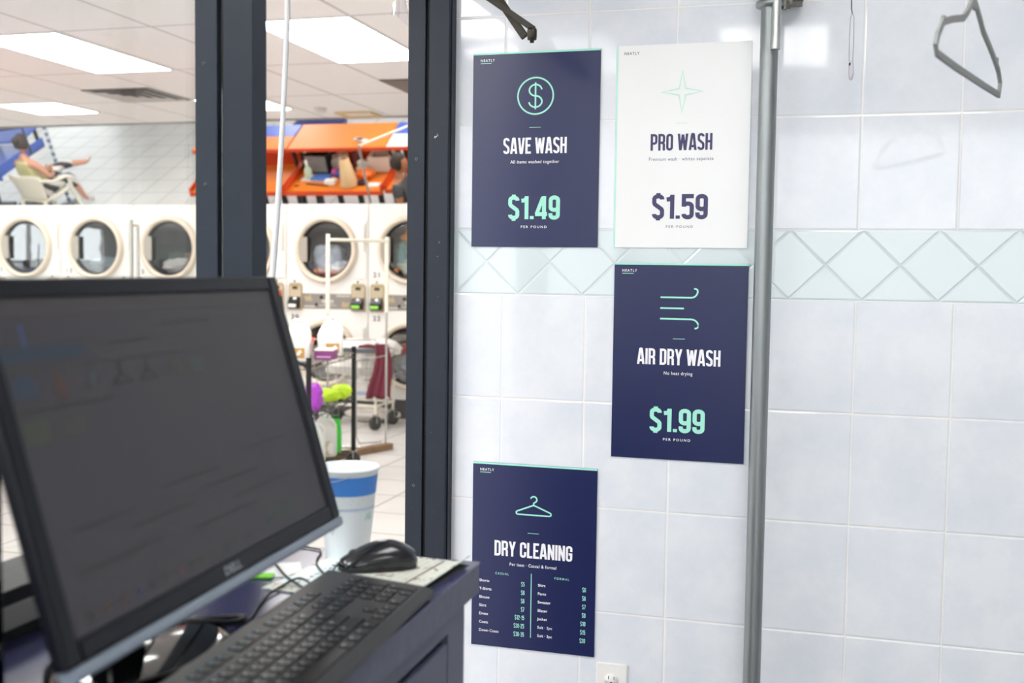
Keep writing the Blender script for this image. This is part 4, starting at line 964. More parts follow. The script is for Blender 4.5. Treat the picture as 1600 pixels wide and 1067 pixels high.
for k in range(5): mslab(-13.0+2.7*k, -12.96+2.7*k, .1, .5, .0065, .09).build('wall_bracket', M_STEEL, t)
struct(MB().box(-14.2, -.964, YD+.25, 10.2, 1.975, CZ).build('wall_above_dryers', M_WHITE_WALL))

# ------------------------------------------------------------------ carts, shelf and bottles in front of the dryers
M_BWIRE = mat('black_wire_metal', '#1b1c1e', .4, .3); M_CHROME = mat('chrome_wire', '#c2c1bc', .25, .9); M_CREAM = mat('cream_painted_tube', '#e4dfce', .4)
M_RUB = mat('dark_rubber_wheel', '#3c3b39', .6)
def caster(t, x, y, h=.11, r=.05, name='caster', tilt_=0.3):
    mb = MB(); d = Vector((math.cos(tilt_), math.sin(tilt_), 0)); s_ = Vector((-d.y, d.x, 0)); c = Vector((x, y, r))
    n = 20; V = []
    for w_ in (-.014, .014):
        for k in range(n): V.append(c+s_*w_+(d*math.cos(2*PI*k/n)+Vector((0, 0, 1))*math.sin(2*PI*k/n))*r)
    mb.add(V, [tuple(range(n)), tuple(range(n, 2*n))]+[(k, (k+1) % n, n+(k+1) % n, n+k) for k in range(n)])
    o = mb.build(name, M_RUB, t)
    f = MB()
    for w_ in (-.02, .02): f.tube([c+s_*w_, c+s_*w_+Vector((0, 0, r+.012))], .004, 6)
    f.tube([c+Vector((0, 0, r+.012)), Vector((x, y, h+.02))], .009, 8); f.box(x-.022, x+.022, y-.022, y+.022, r*2+.006, r*2+.014); f.build('fork', M_CHROME, o)
# black wire shelf unit
SA, SB = Vector((-3.11, 7.0, 0)), Vector((-2.94, 5.96, 0)); sd = (SB-SA).normalized(); sw = Vector((sd.y, -sd.x, 0)); SC_, SD_ = SA+sw*.45, SB+sw*.45
t = thing('wire_shelf_unit', 'black wire shelving cart on casters holding jugs, behind the monitor', 'shelf', (-3.2, 6.5, 0))
O = Vector((-3.2, 6.5, 0))
for p in (SA, SB, SC_, SD_):
    p = p-O; MB().tube([p+Vector((0, 0, .11)), p+Vector((0, 0, .835))], .0165, 14).build('post', M_BWIRE, t); caster(t, p.x, p.y, .11, .048)
for z in (.10, .485, .79):
    mb = MB(); A_, B_2, C_, D_ = SA-O, SB-O, SC_-O, SD_-O
    for h_ in (0, -.028):
        for a, b_ in ((A_, B_2), (B_2, D_), (D_, C_), (C_, A_)): mb.tube([a+Vector((0, 0, z+h_)), b_+Vector((0, 0, z+h_))], .0042, 6)
    for k in range(1, 22): f = k/22; mb.tube([A_.lerp(B_2, f)+Vector((0, 0, z+.003)), C_.lerp(D_, f)+Vector((0, 0, z+.003))], .0022, 5)
    for (a, b_) in ((A_, B_2), (C_, D_), (B_2, D_), (A_, C_)):
        pts = [a.lerp(b_, k/14)+Vector((0, 0, z-(.028 if k % 2 else 0))) for k in range(15)]; mb.tube(pts, .0022, 5)
    mb.build('shelf', M_BWIRE if z < .7 else mat('dull_grey_wire', '#8c877d', .4, .6), t)
MB().tube([SB-O+Vector((0, 0, .79)), SB-O+Vector((-.30, -.12, .86))], .013, 8).build('push_bar', M_BWIRE, t)

def jug(label, x, y, z, s_, body, cap=None, lab=None, rot=0, liquid=None, cat='jug'):
    t = thing('plastic_jug', label, cat, (x, y, z), rot)
    prof = [(0, 0), (.074, 0), (.08, .008), (.08, .135), (.074, .165), (.052, .205), (.030, .228), (.021, .236), (.021, .25)]
    mb = MB(); n = 24; V = []; F = []
    def sup(a, r_, e): c, q = math.cos(a), math.sin(a); k = (abs(c)**e+abs(q)**e)**(-1/e); return (r_*k*c, r_*k*q)
    for r_, h in prof:
        e = 4 if h < .15 else 2.4
        for k in range(n): a, b_ = sup(2*PI*k/n, r_, e); V.append((a*s_, b_*.85*s_, h*s_))
    for i in range(len(prof)-1):
        for k in range(n): F.append((i*n+k, i*n+(k+1) % n, (i+1)*n+(k+1) % n, (i+1)*n+k))
    mb.add(V, F, 0, True); mb.build('bottle_body', body, t)
    hd = MB().tube([(.022*s_, 0, .222*s_), (.060*s_, 0, .218*s_), (.079*s_, 0, .185*s_), (.081*s_, 0, .14*s_), (.076*s_, 0, .11*s_)], .011*s_, 8); hd.build('handle', body, t)
    MB().lathe([(0, .268*s_), (.020*s_, .268*s_), (.0235*s_, .262*s_), (.0235*s_, .244*s_), (.020*s_, .242*s_)], n=18).build('cap', cap or body, t)
    if lab: MB().box(-.045*s_, .045*s_, -.0695*s_, -.0675*s_, .02*s_, .085*s_).build('label', lab, t); MB().prism([(-.02*s_, .035*s_), (.0, .06*s_), (.018*s_, .075*s_), (.03*s_, .06*s_), (.012*s_, .04*s_)], -.001*s_, 'XZ', -.0695*s_).build('label_shape', M_WPLAS, t)
    if liquid: MB().lathe([(0, .0), (.070*s_, .0), (.0815*s_, .008*s_), (.0815*s_, .10*s_), ], n=24, sx=1.0, sy=.87).build('liquid', liquid, t)
    return t
M_JUGW = mat('opaque_white_plastic', '#f7f7f5', .35); M_JUGT = mat('translucent_white_plastic', '#dfe3df', .35, sub=.3); M_GOLD = mat('gold_label', '#c99a52', .5)
M_LIQ = mat('pale_yellow_liquid', '#cdc6a2', .3)
jug('large white jug with a gold label on the top shelf, nearer the monitor', -3.13, 6.18, .795, .98, M_JUGW, M_JUGW, M_GOLD, .5)
jug('large white jug with a gold label on the top shelf, beside the black post', -3.13, 6.66, .795, .98, M_JUGW, M_JUGW, M_GOLD, .7)
jug('half-empty milky jug on the bottom shelf, closest to the monitor edge', -3.20, 6.52, .105, 1.1, M_JUGT, None, M_WPLAS, .8, M_LIQ)
jug('half-empty milky jug on the bottom shelf, beside the green bottle', -3.22, 6.74, .105, 1.1, M_JUGT, None, M_WPLAS, .8, M_LIQ)
def bottle(label, x, y, z, prof, body, cap, caph, name='bottle', cat='bottle'):
    t = thing(name, label, cat, (x, y, z)); MB().lathe(prof, n=24).build('bottle_body', body, t)
    r_ = prof[-1][0]; h = prof[-1][1]; MB().lathe([(r_+.002, h-.002), (r_+.003, h+caph), (0, h+caph+.002)], n=18).build('cap', cap, t); return t
bottle('slim bright green bottle on the bottom shelf by the black post', -3.205, 6.92, .105, [(0, 0), (.034, 0), (.038, .01), (.038, .13), (.034, .18), (.028, .21), (.022, .235)], mat('bright_green_plastic', '#37d23a', .35), mat('dark_green_cap', '#11532a', .4), .02)
t = thing('detergent_box', 'purple box lying on the top shelf between the white jugs', 'box', (-3.035, 6.40, .795), .25); MB().box(-.06, .06, -.08, .08, 0, .055).build('carton', mat('purple_carton', '#8a3a7d', .5), t); MB().box(-.061, .061, -.081, .081, .0555, .066).build('lid', M_WPLAS, t); MB().box(-.045, .045, -.0815, -.080, .012, .022).build('label_band', mat('pale_purple', '#c7a3cf', .5), t)
t = thing('tub', 'small clear tub with a red lid on the top shelf behind the jugs', 'tub', (-3.30, 6.62, .795)); MB().lathe([(0, 0), (.055, 0), (.065, .09)], n=22).build('tub_body', mat('milky_pink_plastic', '#e2cfcc', .4), t); MB().lathe([(.068, .088), (.068, .115), (0, .117)], n=22).build('lid', mat('red_lid', '#e05a4a', .4), t)
def blob(name, label, cat, loc, r3, col, seed, amp=.25, group=None, rough=.5, fr=4):
    o = heap(label, 0, 0, col, 0, 0, r3[0], r3[2], seed, r3[1], 0, name, mat('soft_'+col, '#'+col, rough), amp, fr); o.location = loc; o['category'] = cat
    if group: o['group'] = group
    return o
blob('plastic_bag', 'crumpled violet plastic bag on the middle shelf at the monitor edge', 'bag', (-3.02, 6.18, .575), (.055, .06, .085), 'b045c8', 21, .3)
blob('cleaning_pouch', 'neon yellow-green pouch on the middle shelf, left of the two', 'pouch', (-3.12, 6.62, .535), (.08, .06, .045), 'b5dc1e', 22, .2)
blob('cleaning_pouch', 'neon yellow-green pouch on the middle shelf next to the black post', 'pouch', (-3.12, 6.82, .54), (.07, .06, .052), 'c8ef2a', 23, .22)
blob('rag', 'grey crumpled rag along the middle shelf behind the pouches', 'cloth', (-3.32, 6.55, .515), (.09, .20, .03), 'b7aeb0', 24, .3)
# garment rack with wooden base
t = thing('garment_rack', 'white garment rack on a brown wooden base in front of the dryers', 'clothes rack', (-3.2, 7.25, 0), 0)
RA, RB = Vector((-.16, -.14, 0)), Vector((.045, .45, 0)); Z = lambda z: Vector((0, 0, z))
for p, nm in ((RA, 'upright'), (RB, 'upright')): MB().tube([p+Z(.05), p+Z(1.05)], .0085, 10).build(nm, M_CHROME, t); MB().tube([p+Z(1.05), p+Z(1.615)], .015, 12).build('sleeve_tube', M_CREAM, t)
MB().tube([RA+Z(1.575), RB+Z(1.585)], .012, 12).build('hanging_rail', M_CREAM, t)
mb = MB(); pts = [RA.lerp(RB, .48)+Z(.70), RA.lerp(RB, .48)+Z(.14), RA.lerp(RB, .53)+Z(.085), RA.lerp(RB, .92)+Z(.07)]; mb.tube(pts, .0045, 8); mb.tube([RA.lerp(RB, .48)+Z(.70), RA.lerp(RB, .99)+Z(.72)], .0045, 8); mb.build('inner_hoop', M_CHROME, t)
d = (RB-RA).normalized(); nrm = Vector((-d.y, d.x, 0))
def plank(a, b_, wd, z0, z1):
    V = [p+nrm*s_+Z(z) for z in (z0, z1) for p, s_ in ((a, -wd), (a, wd), (b_, wd), (b_, -wd))]
    return MB().add(V, [(0, 1, 2, 3), (4, 7, 6, 5), (0, 4, 5, 1), (1, 5, 6, 2), (2, 6, 7, 3), (3, 7, 4, 0)])
M_WOOD = mat('brown_scuffed_wood', '#83684c', .6, noise_amt=.3, nscale=15)
plank(RA-d*.05, RB+d*.05, .035, 0.0, .05).build('base_board', M_WOOD, t, bevel=.004)
o = plank(RA-d*.04+nrm*.2, RB-d*.4+nrm*.2, .03, 0.0, .05).build('base_board', M_WOOD, t, bevel=.004)
MB().tube([RA.lerp(RB, .55)+Z(.055), RA.lerp(RB, .3)+nrm*.2+Z(.055)], .012, 8).build('cross_brace', M_CHROME, t)
# second rack, further along the aisle: shows over the dryers and in the mirror
t = thing('garment_rack', 'tall thin garment rack seen through the left pane in front of dryer 15', 'clothes rack', (-4.82, 6.93, 0))
QA, QB = Vector((-.18, .32, 0)), Vector((.20, -.31, 0))
for p in (QA, QB): MB().tube([p+Z(.09), p+Z(1.69)], .013, 10).build('upright', M_CHROME, t); MB().box(p.x-.02, p.x+.02, p.y-.22, p.y+.22, .085, .12).build('foot_bar', M_CHROME, t)
MB().tube([QA+Z(1.68), QB+Z(1.66)], .014, 10).build('hanging_rail', M_CREAM, t); MB().tube([QA+Z(.12), QB+Z(.12)], .012, 10).build('lower_bar', M_CHROME, t)
for p in (QA, QB):
    for dy in (-.2, .2): caster(t, p.x, p.y+dy, .075, .035)
# rolling wire laundry basket
t = thing('laundry_cart', 'rolling chrome wire laundry basket piled with dirty washing before the dryers', 'laundry cart', (-3.9, 8.82, 0))
bk = MB()
def rect(z, a, b_, r_): bk.tube([(-a, -b_, z), (a, -b_, z), (a, b_, z), (-a, b_, z)], r_, 6, closed=True)
for z, a, b_ in ((.70, .36, .25), (.62, .345, .24), (.53, .325, .23), (.43, .30, .22)): rect(z, a, b_, .006 if z in (.70, .43) else .003)
for k in range(17):
    f = -1+2*k/16
    for sy in (-1, 1): bk.tube([(.36*f, sy*.25, .70), (.30*f, sy*.22, .43)], .0017, 5)
for k in range(11):
    f = -1+2*k/10
    for sx in (-1, 1): bk.tube([(sx*.36, .25*f, .70), (sx*.30, .22*f, .43)], .0017, 5)
for k in range(9): bk.tube([(-.30+.075*k, -.22, .43), (-.30+.075*k, .22, .43)], .0025, 5)
bk.build('basket', M_CHROME, t)
fm = MB()
for sx in (-1, 1):
    for sy in (-1, 1): fm.tube([(sx*.28, sy*.2, .42), (sx*.27, sy*.2, .14)], .011, 8)
for sy in (-1, 1): fm.tube([(-.28, sy*.2, .215), (.28, sy*.2, .205)], .012, 8)
for sx in (-1, 1): fm.tube([(sx*.28, -.2, .21), (sx*.28, .2, .21)], .012, 8)
fm.build('frame', M_CREAM, t)
MB().tube([(-.36, -.26, .70), (-.36, -.29, .77), (.30, -.29, .78), (.36, -.26, .70)], .008, 8).build('push_handle', M_CHROME, t)
MB().box(-.10, .34, -.275, -.25, .66, .70).build('front_bar', mat('dark_grey_bar', '#55585c', .5), t)
MB().box(-.02, .26, -.26, -.235, .30, .335).build('name_plate', mat('blue_grey_plate', '#98a0b0', .5), t)
for sx, sy in ((.27, -.2), (.27, .2), (-.27, -.2), (-.27, .2)): caster(t, sx, sy, .14, .062, 'wheel', 1.2)
blob('laundry_heap', 'off-white sheets filling the rolling wire basket', 'laundry', (-3.92, 8.82, .60), (.30, .20, .15), 'e8e4de', 31, .35, rough=.9, fr=7)
blob('towel', 'white towel heaped at the right end of the wire basket', 'laundry', (-3.64, 8.86, .69), (.13, .14, .075), 'e6e3df', 32, .3, rough=.9, fr=6)
blob('garment', 'dark maroon clothes on top of the sheets in the wire basket', 'laundry', (-3.74, 8.70, .70), (.09, .07, .03), '6b2b3a', 33, .3, rough=.9)
blob('laundry_heap', 'pale cloth bundle lying on the floor under the wire basket', 'laundry', (-3.87, 9.1, .07), (.26, .10, .07), 'cfc8c0', 34, .3, rough=.9)
# maroon garment hanging over the basket's corner
mb = MB(); NX, NZ = 14, 16; V = []
for j in range(NZ+1):
    z = .75-.44*j/NZ; wd = .055+.055*j/NZ
    for i in range(NX+1):
        f = i/NX*2-1; V.append((wd*f*1.0+.02*math.sin(j*.3), -.018*math.cos(f*9+j*.12)*(.4+.6*j/NZ)-.006, z-.03*abs(math.sin(f*3.1+1))*(j/NZ)))
mb.add(V, [(j*(NX+1)+i, j*(NX+1)+i+1, (j+1)*(NX+1)+i+1, (j+1)*(NX+1)+i) for j in range(NZ) for i in range(NX)], 0, True)
o = mb.build('hanging_garment', mat('maroon_cloth', '#6a2838', .85), None, (-3.535, 8.52, 0)); sm = o.modifiers.new('thickness', 'SOLIDIFY'); sm.thickness = .006
tag(o, 'maroon garment hanging down over the corner of the wire basket', 'clothing')
# cord and plastic bag in the doorway
o = MB().tube([(-1.035, 2.0, 2.125), (-1.034, 2.0, 1.86), (-1.044, 2.0, 1.66), (-1.056, 2.0, 1.48), (-1.068, 2.0, 1.34), (-1.078, 2.0, 1.20), (-1.082, 2.0, 1.05)], [.0055, .0055, .0052, .006, .0062, .0062, .0065], 10).build('cord', mat('white_cord', '#dcdde0', .5))
tag(o, 'white cord hanging down in the doorway beside the dark post', 'cord')
mb = MB(); NX, NZ = 16, 12; V = []
for j in range(NZ+1):
    for i in range(NX+1):
        u = i/NX; v = j/NZ
        x = -1.10+.13*u+.01*v; zb = 2.018-.075*u; y = 2.70+.02*math.sin(7*u+3*v)+.012*math.sin(17*u-6*v)
        V.append((x, y-.03*v, 2.25+(zb-2.25)*v+.008*math.sin(9*u)*v))
mb.add(V, [(j*(NX+1)+i, j*(NX+1)+i+1, (j+1)*(NX+1)+i+1, (j+1)*(NX+1)+i) for j in range(NZ) for i in range(NX)], 0, True)
pb = glass_material('clear_film', .12, (.90, .90, .94, 1), 1.5, .10)
tag(mb.build('plastic_sheet', pb), 'clear crumpled plastic film hanging at the top of the doorway', 'plastic film')

# ------------------------------------------------------------------ folding tables, seen in the mirror
M_OR = mat('orange_laminate', '#e8842a', .4); M_ORD = mat('deep_orange_laminate', '#d64a18', .4); M_BLU = mat('royal_blue_laminate', '#3f63c8', .35); M_WLAM = mat('white_laminate', '#eceae6', .35)
M_LEGB = mat('black_table_leg', '#232322', .5)
def folding_table(label, x0, x1, top, low, front=None, lowy=6.27):
    t = thing('folding_table', label, 'table', ((x0+x1)/2, 5.85, 0)); a = (x1-x0)/2; Y = lambda y: y-5.85
    def sl(y0, z0, y1, z1, th): return [(Y(y0), z0), (Y(y1), z1), (Y(y1), z1-th), (Y(y0), z0-th)]
    if front is None: MB().prism(sl(5.37, 1.23, 5.95, 1.13, .03), 2*a, 'YZ', -a).build('upper_shelf', top, t, bevel=.004)
    else:
        MB().prism(sl(5.37, 1.23, 5.64, 1.183, .03), 2*a, 'YZ', -a).build('upper_shelf', top, t, bevel=.004)
        MB().prism(sl(5.641, 1.183, 5.95, 1.13, .03), 2*a, 'YZ', -a).build('upper_shelf', front, t, bevel=.004)
    MB().box(-a, a, Y(5.93), Y(5.952), 1.085, 1.132).build('front_lip', low, t, bevel=.003)
    MB().prism(sl(5.46, .72, lowy, .68, .03), 2*a, 'YZ', -a).build('lower_shelf', top if front is None else M_OR, t, bevel=.004)
    MB().box(-a, a, Y(lowy)-.012, Y(lowy)+.014, .630, .684).build('front_lip', low, t, bevel=.003)
    MB().box(-a+.03, a-.03, Y(5.46), Y(5.48), .72, .93).build('back_panel', low, t)
    for sx in (-1, 1):
        MB().prism([(Y(5.46), .72), (Y(lowy), .68), (Y(lowy), .735), (Y(5.75), .80), (Y(5.46), .82)], .02, 'YZ', sx*a-(.02 if sx > 0 else 0)).build('side_panel', low, t)
        for y0, y1 in ((5.42, 5.52), (5.62, 5.68)): MB().prism([(Y(y0), .72), (Y(y0)+.05, .72), (Y(y1)+.05, 1.16), (Y(y1), 1.16)], .03, 'YZ', sx*(a-.05)-.015).build('shelf_post', M_LEGB, t)
        for y0 in (5.6, 6.1):
            MB().box(sx*(a-.1)-.03, sx*(a-.1)+.03, Y(y0)-.025, Y(y0)+.025, 0, .69).build('leg', M_LEGB, t)
        MB().box(sx*(a-.1)-.028, sx*(a-.1)+.028, Y(5.35), Y(6.25), 0, .05).build('foot', M_LEGB, t)
    for k in range(3):
        x = -a*.45+a*.42*k; MB().box(x-.03, x+.03, Y(6.02), Y(6.07), .0, .65).build('leg', M_LEGB, t)
    return t
TG = 'folding tables across the laundromat'
folding_table('orange two-tier folding table covered with bottles and bags, reflected in the mirror', -6.61, -5.28, M_OR, M_ORD)
folding_table('folding table with blue and orange shelf, left of the cluttered one in the mirror', -7.98, -6.63, M_BLU, M_ORD, M_OR)
folding_table('folding table with blue and white upper shelf beside the man, in the mirror', -5.26, -3.93, M_BLU, M_ORD, M_WLAM, 6.22)
# blue table at the far left
t = thing('folding_table', 'blue folding table with a black rail beside the seated woman, in the mirror', 'table', (-11.85, 5.2, 0))
MB().prism([(-.55, 1.10), (.0, 1.02), (.0, .99), (-.55, 1.07)], .95, 'YZ', -.35).build('upper_shelf', M_BLU, t, bevel=.004)
MB().prism([(-.45, .80), (.62, .76), (.62, .73), (-.45, .77)], 1.0, 'YZ', -.38).build('lower_shelf', M_BLU, t, bevel=.004)
MB().box(-.38, .62, .60, .625, .68, .80).build('front_lip', M_BLU, t); MB().box(.60, .62, -.45, .62, .76, .90).build('side_panel', M_BLU, t)
MB().prism([(.15, .772), (.5, .766), (.5, .768), (.15, .775)], .35, 'YZ', .05).build('paper_sheet', M_WLAM, t)
for x in (-.2, .5):
    MB().prism([(-.05, .05), (.05, .05), (.0, .75), (-.10, .75)], .06, 'YZ', x-.03).build('leg', M_LEGB, t); MB().box(x-.30, x+.30, -.04, .04, 0, .055).build('foot', M_LEGB, t)
for x in (-.25, .5): MB().box(x-.02, x+.02, -.5, -.46, .78, 1.07).build('shelf_post', M_LEGB, t)
mb = MB(); mb.tube([(-.3, .35, .76), (-.3, .35, 1.20), (.35, .25, 1.27), (.68, -.05, 1.22), (.68, -.05, .80)], .016, 8); mb.build('rail', M_LEGB, t)

# things on the cluttered orange table
LZ = lambda y: .7255-.04*(y-5.46)/.81
def crate(nm, label, cat, x, y, sx, sy, h, c, rz=0, parts=None):
    t = thing(nm, label, cat, (x, y, LZ(y)), rz); mm = mat('c_'+c, '#'+c, .55)
    mb = MB(); mb.box(-sx, sx, -sy, sy, 0, .012); mb.box(-sx, sx, -sy, -sy+.012, .012, h); mb.box(-sx, sx, sy-.012, sy, .012, h); mb.box(-sx, -sx+.012, -sy+.012, sy-.012, .012, h); mb.box(sx-.012, sx, -sy+.012, sy-.012, .012, h)
    mb.build('walls', mm, t); return t
t = crate('storage_crate', 'black open crate at the left of the cluttered orange table', 'crate', -6.33, 5.66, .17, .12, .25, '191a1b', .1)
MB().box(-.15, .15, .121, .127, .02, .235).build('grey_insert', mat('printed_grey', '#8d8a85', .6, noise_amt=.4, nscale=30), t)
t = thing('tray', 'white and blue tray below the black crate on the orange table', 'tray', (-6.30, 5.92, LZ(5.92)), .1); MB().box(-.20, .20, -.09, .09, 0, .012).build('base', M_WPLAS, t); MB().box(-.05, .20, -.09, .09, .0121, .03).build('blue_pad', mat('bright_blue_print', '#4f7fd0', .5), t)
bottle('pale green spray bottle standing on the tray', -6.40, 5.93, LZ(5.92)+.013, [(0, 0), (.045, 0), (.05, .02), (.05, .12), (.02, .16), (.016, .19)], mat('pale_green_plastic', '#c5d9bd', .3), mat('white_trigger', '#f0f0ee', .4), .06, 'spray_bottle')
bottle('kraft brown bottle with a black cap on the orange table', -6.00, 5.62, LZ(5.62), [(0, 0), (.06, 0), (.06, .22), (.045, .25)], mat('kraft_paper', '#c79b6e', .7), M_BLACK, .07)
bottle('dark bottle with a black cap behind the kraft bottle', -5.86, 5.58, LZ(5.58), [(0, 0), (.05, 0), (.05, .16), (.025, .2)], mat('plum_plastic', '#7d4a50', .4), M_BLACK, .10)
bottle('tall beige cone standing at the front of the orange table', -5.77, 6.12, LZ(6.12), [(0, 0), (.11, 0), (.115, .02), (.06, .36), (.045, .37)], mat('beige_paper', '#d9b98b', .7), mat('beige_core', '#8c6d49', .8), .003, 'yarn_cone', 'cone')
blob('plastic_bag', 'clear grey bag with pink top beside the black crate on the orange table', 'bag', (-6.08, 5.66, LZ(5.66)+.10), (.10, .09, .11), 'a39a92', 41, .3)
TB = 'coloured balls of yarn on the orange table'
for k, (c, x, y, z) in enumerate((('6fbf35', -5.93, 5.80, .06), ('f09a2a', -5.99, 5.73, .10), ('c8519a', -6.07, 5.83, .055), ('4e55a0', -6.0, 5.88, .05))):
    nm = ('green', 'orange', 'pink', 'blue')[k]
    blob('yarn_ball', nm+' ball among the coloured ones behind the beige cone on the orange table', 'ball', (x, y, LZ(y)+z-.005), (.055, .055, .05), c, 50+k, .12, TB)
blob('cloth', 'white crumpled cloth on top of the coloured balls', 'cloth', (-6.02, 5.66, LZ(5.66)+.19), (.08, .06, .03), 'ece9e4', 55, .3)
blob('snack_bag', 'orange bag right of the beige cone on the orange table', 'bag', (-5.62, 5.92, LZ(5.92)+.065), (.12, .09, .065), 'f07a2c', 56, .25)
blob('snack_bag', 'white and green bag behind the orange bag on the orange table', 'bag', (-5.70, 5.74, LZ(5.74)+.08), (.09, .07, .085), 'dfe3dc', 57, .3)
crate('storage_bin', 'white plastic bin at the right of the cluttered orange table', 'bin', -5.48, 5.64, .15, .12, .20, 'e6dfd2')
t = thing('phone', 'white and black telephone handset lying on the orange upper shelf', 'phone', (-5.64, 5.80, 1.160), .5); MB().box(-.10, .10, -.04, .04, .004, .024).build('handset', mat('pale_grey_plastic', '#cfd0cf', .4), t, bevel=.006); MB().box(-.07, .03, -.03, .03, .0241, .026).build('keypad', M_GROOVE, t)
c = MB().box(-.08, .08, -.05, .05, 0, .02).build('notebook', mat('white_page', '#f2f1ee', .6), None, (-5.44, 6.12, LZ(6.16))); tag(c, 'white pad at the right front of the orange table', 'notepad')
c = MB().box(-.10, .10, -.05, .05, 0, .04).build('purse', mat('dark_plum', '#3c2b3a', .5), None, (-5.66, 6.08, LZ(6.12)), bevel=.01); tag(c, 'dark purse lying in front of the orange bag', 'purse')
c = MB().box(-.07, .07, -.045, .045, 0, .055).build('tissue_box', mat('white_carton', '#f4f1ec', .6), None, (-6.05, 6.06, LZ(6.10))); tag(c, 'small white box left of the beige cone on the orange table', 'box')
c = MB().tube([(-.16, 0, .006), (.16, .06, .006)], .009, 6).build('comb', M_BLACK, None, (-6.22, 6.08, LZ(6.08)+.006)); tag(c, 'black stick lying at the front of the orange table', 'stick')
t = thing('bench', 'low dark blue bench by the far side of the room, top of the mirror', 'bench', (-7.45, 3.35, 0)); MB().box(-.42, .42, -.2, .2, .40, .47).build('seat', mat('navy_vinyl', '#3b3f73', .5), t, bevel=.015); MB().box(-.42, .42, -.22, -.18, .47, .75).build('backrest', mat('navy_vinyl', '#3b3f73', .5), t, bevel=.01)
for x in (-.36, .36):
    for y in (-.15, .15): MB().box(x-.02, x+.02, y-.02, y+.02, 0, .40).build('leg', M_LEGB, t)
t = thing('hanging_pole', 'tall blue-grey striped pole standing beside the white chair, in the mirror', 'pole', (-10.86, 5.10, 0)); mb = MB(); mb.tube([(.0, 0, .02), (.06, .03, 1.72)], .026, 10); mb.build('shaft', stripes_material('blue_grey_stripes', '#c9cfd6', '#5d6f8f', 3.0, 'Z', 2.0), t); MB().lathe([(0, 0), (.12, 0), (.12, .02), (.03, .03)], n=20).build('base', M_STEEL, t)
t = thing('garment_rack', 'pair of thin rack poles in front of the blue and orange table, in the mirror', 'clothes rack', (-6.86, 6.62, 0))
for dx in (-.05, .06): MB().tube([(dx, -.05*dx, .08), (dx, -.05*dx, 1.28)], .011, 8).build('upright', M_CHROME, t)
MB().tube([(-.05, 0, 1.27), (.06, 0, 1.27)], .011, 8).build('hanging_rail', M_CHROME, t); MB().box(-.2, .2, -.1, .1, .02, .08).build('base', M_CHROME, t)

# ------------------------------------------------------------------ people
def skin_mesh(name, joints, edges, mt, parent, loc, root, sub=2):
    names = list(joints); me = bpy.data.meshes.new(name)
    me.from_pydata([joints[n][0] for n in names], [(names.index(a), names.index(b)) for a, b in edges], [])
    o = bpy.data.objects.new(name, me); COL.objects.link(o)
    o.modifiers.new('skin', 'SKIN').use_smooth_shade = True
    for i, n in enumerate(names):
        r_ = joints[n][1]; me.skin_vertices[0].data[i].radius = r_ if isinstance(r_, tuple) else (r_, r_)
        me.skin_vertices[0].data[i].use_root = n == root
    o.modifiers.new('sub', 'SUBSURF').levels = sub
    dg = bpy.context.evaluated_depsgraph_get(); dg.update()
    m2 = bpy.data.meshes.new_from_object(o.evaluated_get(dg)); bpy.data.objects.remove(o)
    m2.name = name; m2.materials.clear(); m2.materials.append(mt)
    for p in m2.polygons: p.use_smooth = True
    q = bpy.data.objects.new(name, m2); COL.objects.link(q); q.parent = parent; q.location = loc
    return q
def head_mesh(M, r=.105):
    bm = bmesh.new(); bmesh.ops.create_uvsphere(bm, u_segments=24, v_segments=18, radius=1)
    for v in bm.verts:
        x, y, z = v.co     # +y is the face
        w_ = .78*(1-.22*max(0, -z)); d = 1.0
        nose = math.exp(-((x/.14)**2+((z+.12)/.22)**2))*.20*(1 if y > 0 else 0); eye = -.07*(math.exp(-(((abs(x)-.34)/.15)**2+((z-.08)/.12)**2)) if y > 0 else 0)
        chin = .08*math.exp(-((x/.3)**2+((z+.85)/.25)**2))*(1 if y > 0 else 0)
        v.co = Vector((x*w_, y*(.93+nose+eye+chin), z*1.18))*r
    for f in bm.faces: f.smooth = True
    me = bpy.data.meshes.new('head'); bm.to_mesh(me); bm.free(); me.transform(M); return me
def hand_fingers(J, E, wrist, palm_dir, side, curl):
    """palm and five bent fingers grown from a wrist joint"""
    w_ = Vector(J[wrist][0]); d = Vector(palm_dir).normalized(); s_ = Vector(side).normalized(); n = d.cross(s_)
    J[wrist+'p'] = (w_+d*.05, (.032, .014)); E.append((wrist, wrist+'p'))
    for k in range(4):
        b_ = w_+d*.085+s_*(.033-.021*k); J[wrist+'f%d' % k] = (b_, .010); E.append((wrist+'p', wrist+'f%d' % k))
        L = (.036, .042, .038, .03)[k]; m_ = b_+(d*math.cos(curl)+n*math.sin(curl))*L; e_ = m_+(d*math.cos(2*curl)+n*math.sin(2*curl))*L*.8
        J[wrist+'m%d' % k] = (m_, .009); J[wrist+'e%d' % k] = (e_, .007); E += [(wrist+'f%d' % k, wrist+'m%d' % k), (wrist+'m%d' % k, wrist+'e%d' % k)]
    t0 = w_+d*.03+s_*.036; t1 = t0+(d*.6+s_*.6)*.045; J[wrist+'t'] = (t0, .011); J[wrist+'u'] = (t1, .009); E += [(wrist+'p', wrist+'t'), (wrist+'t', wrist+'u')]
M_SKIN = mat('skin', '#c98f74', .55, sub=.1); M_HAIR = mat('dark_brown_hair', '#33261f', .6)
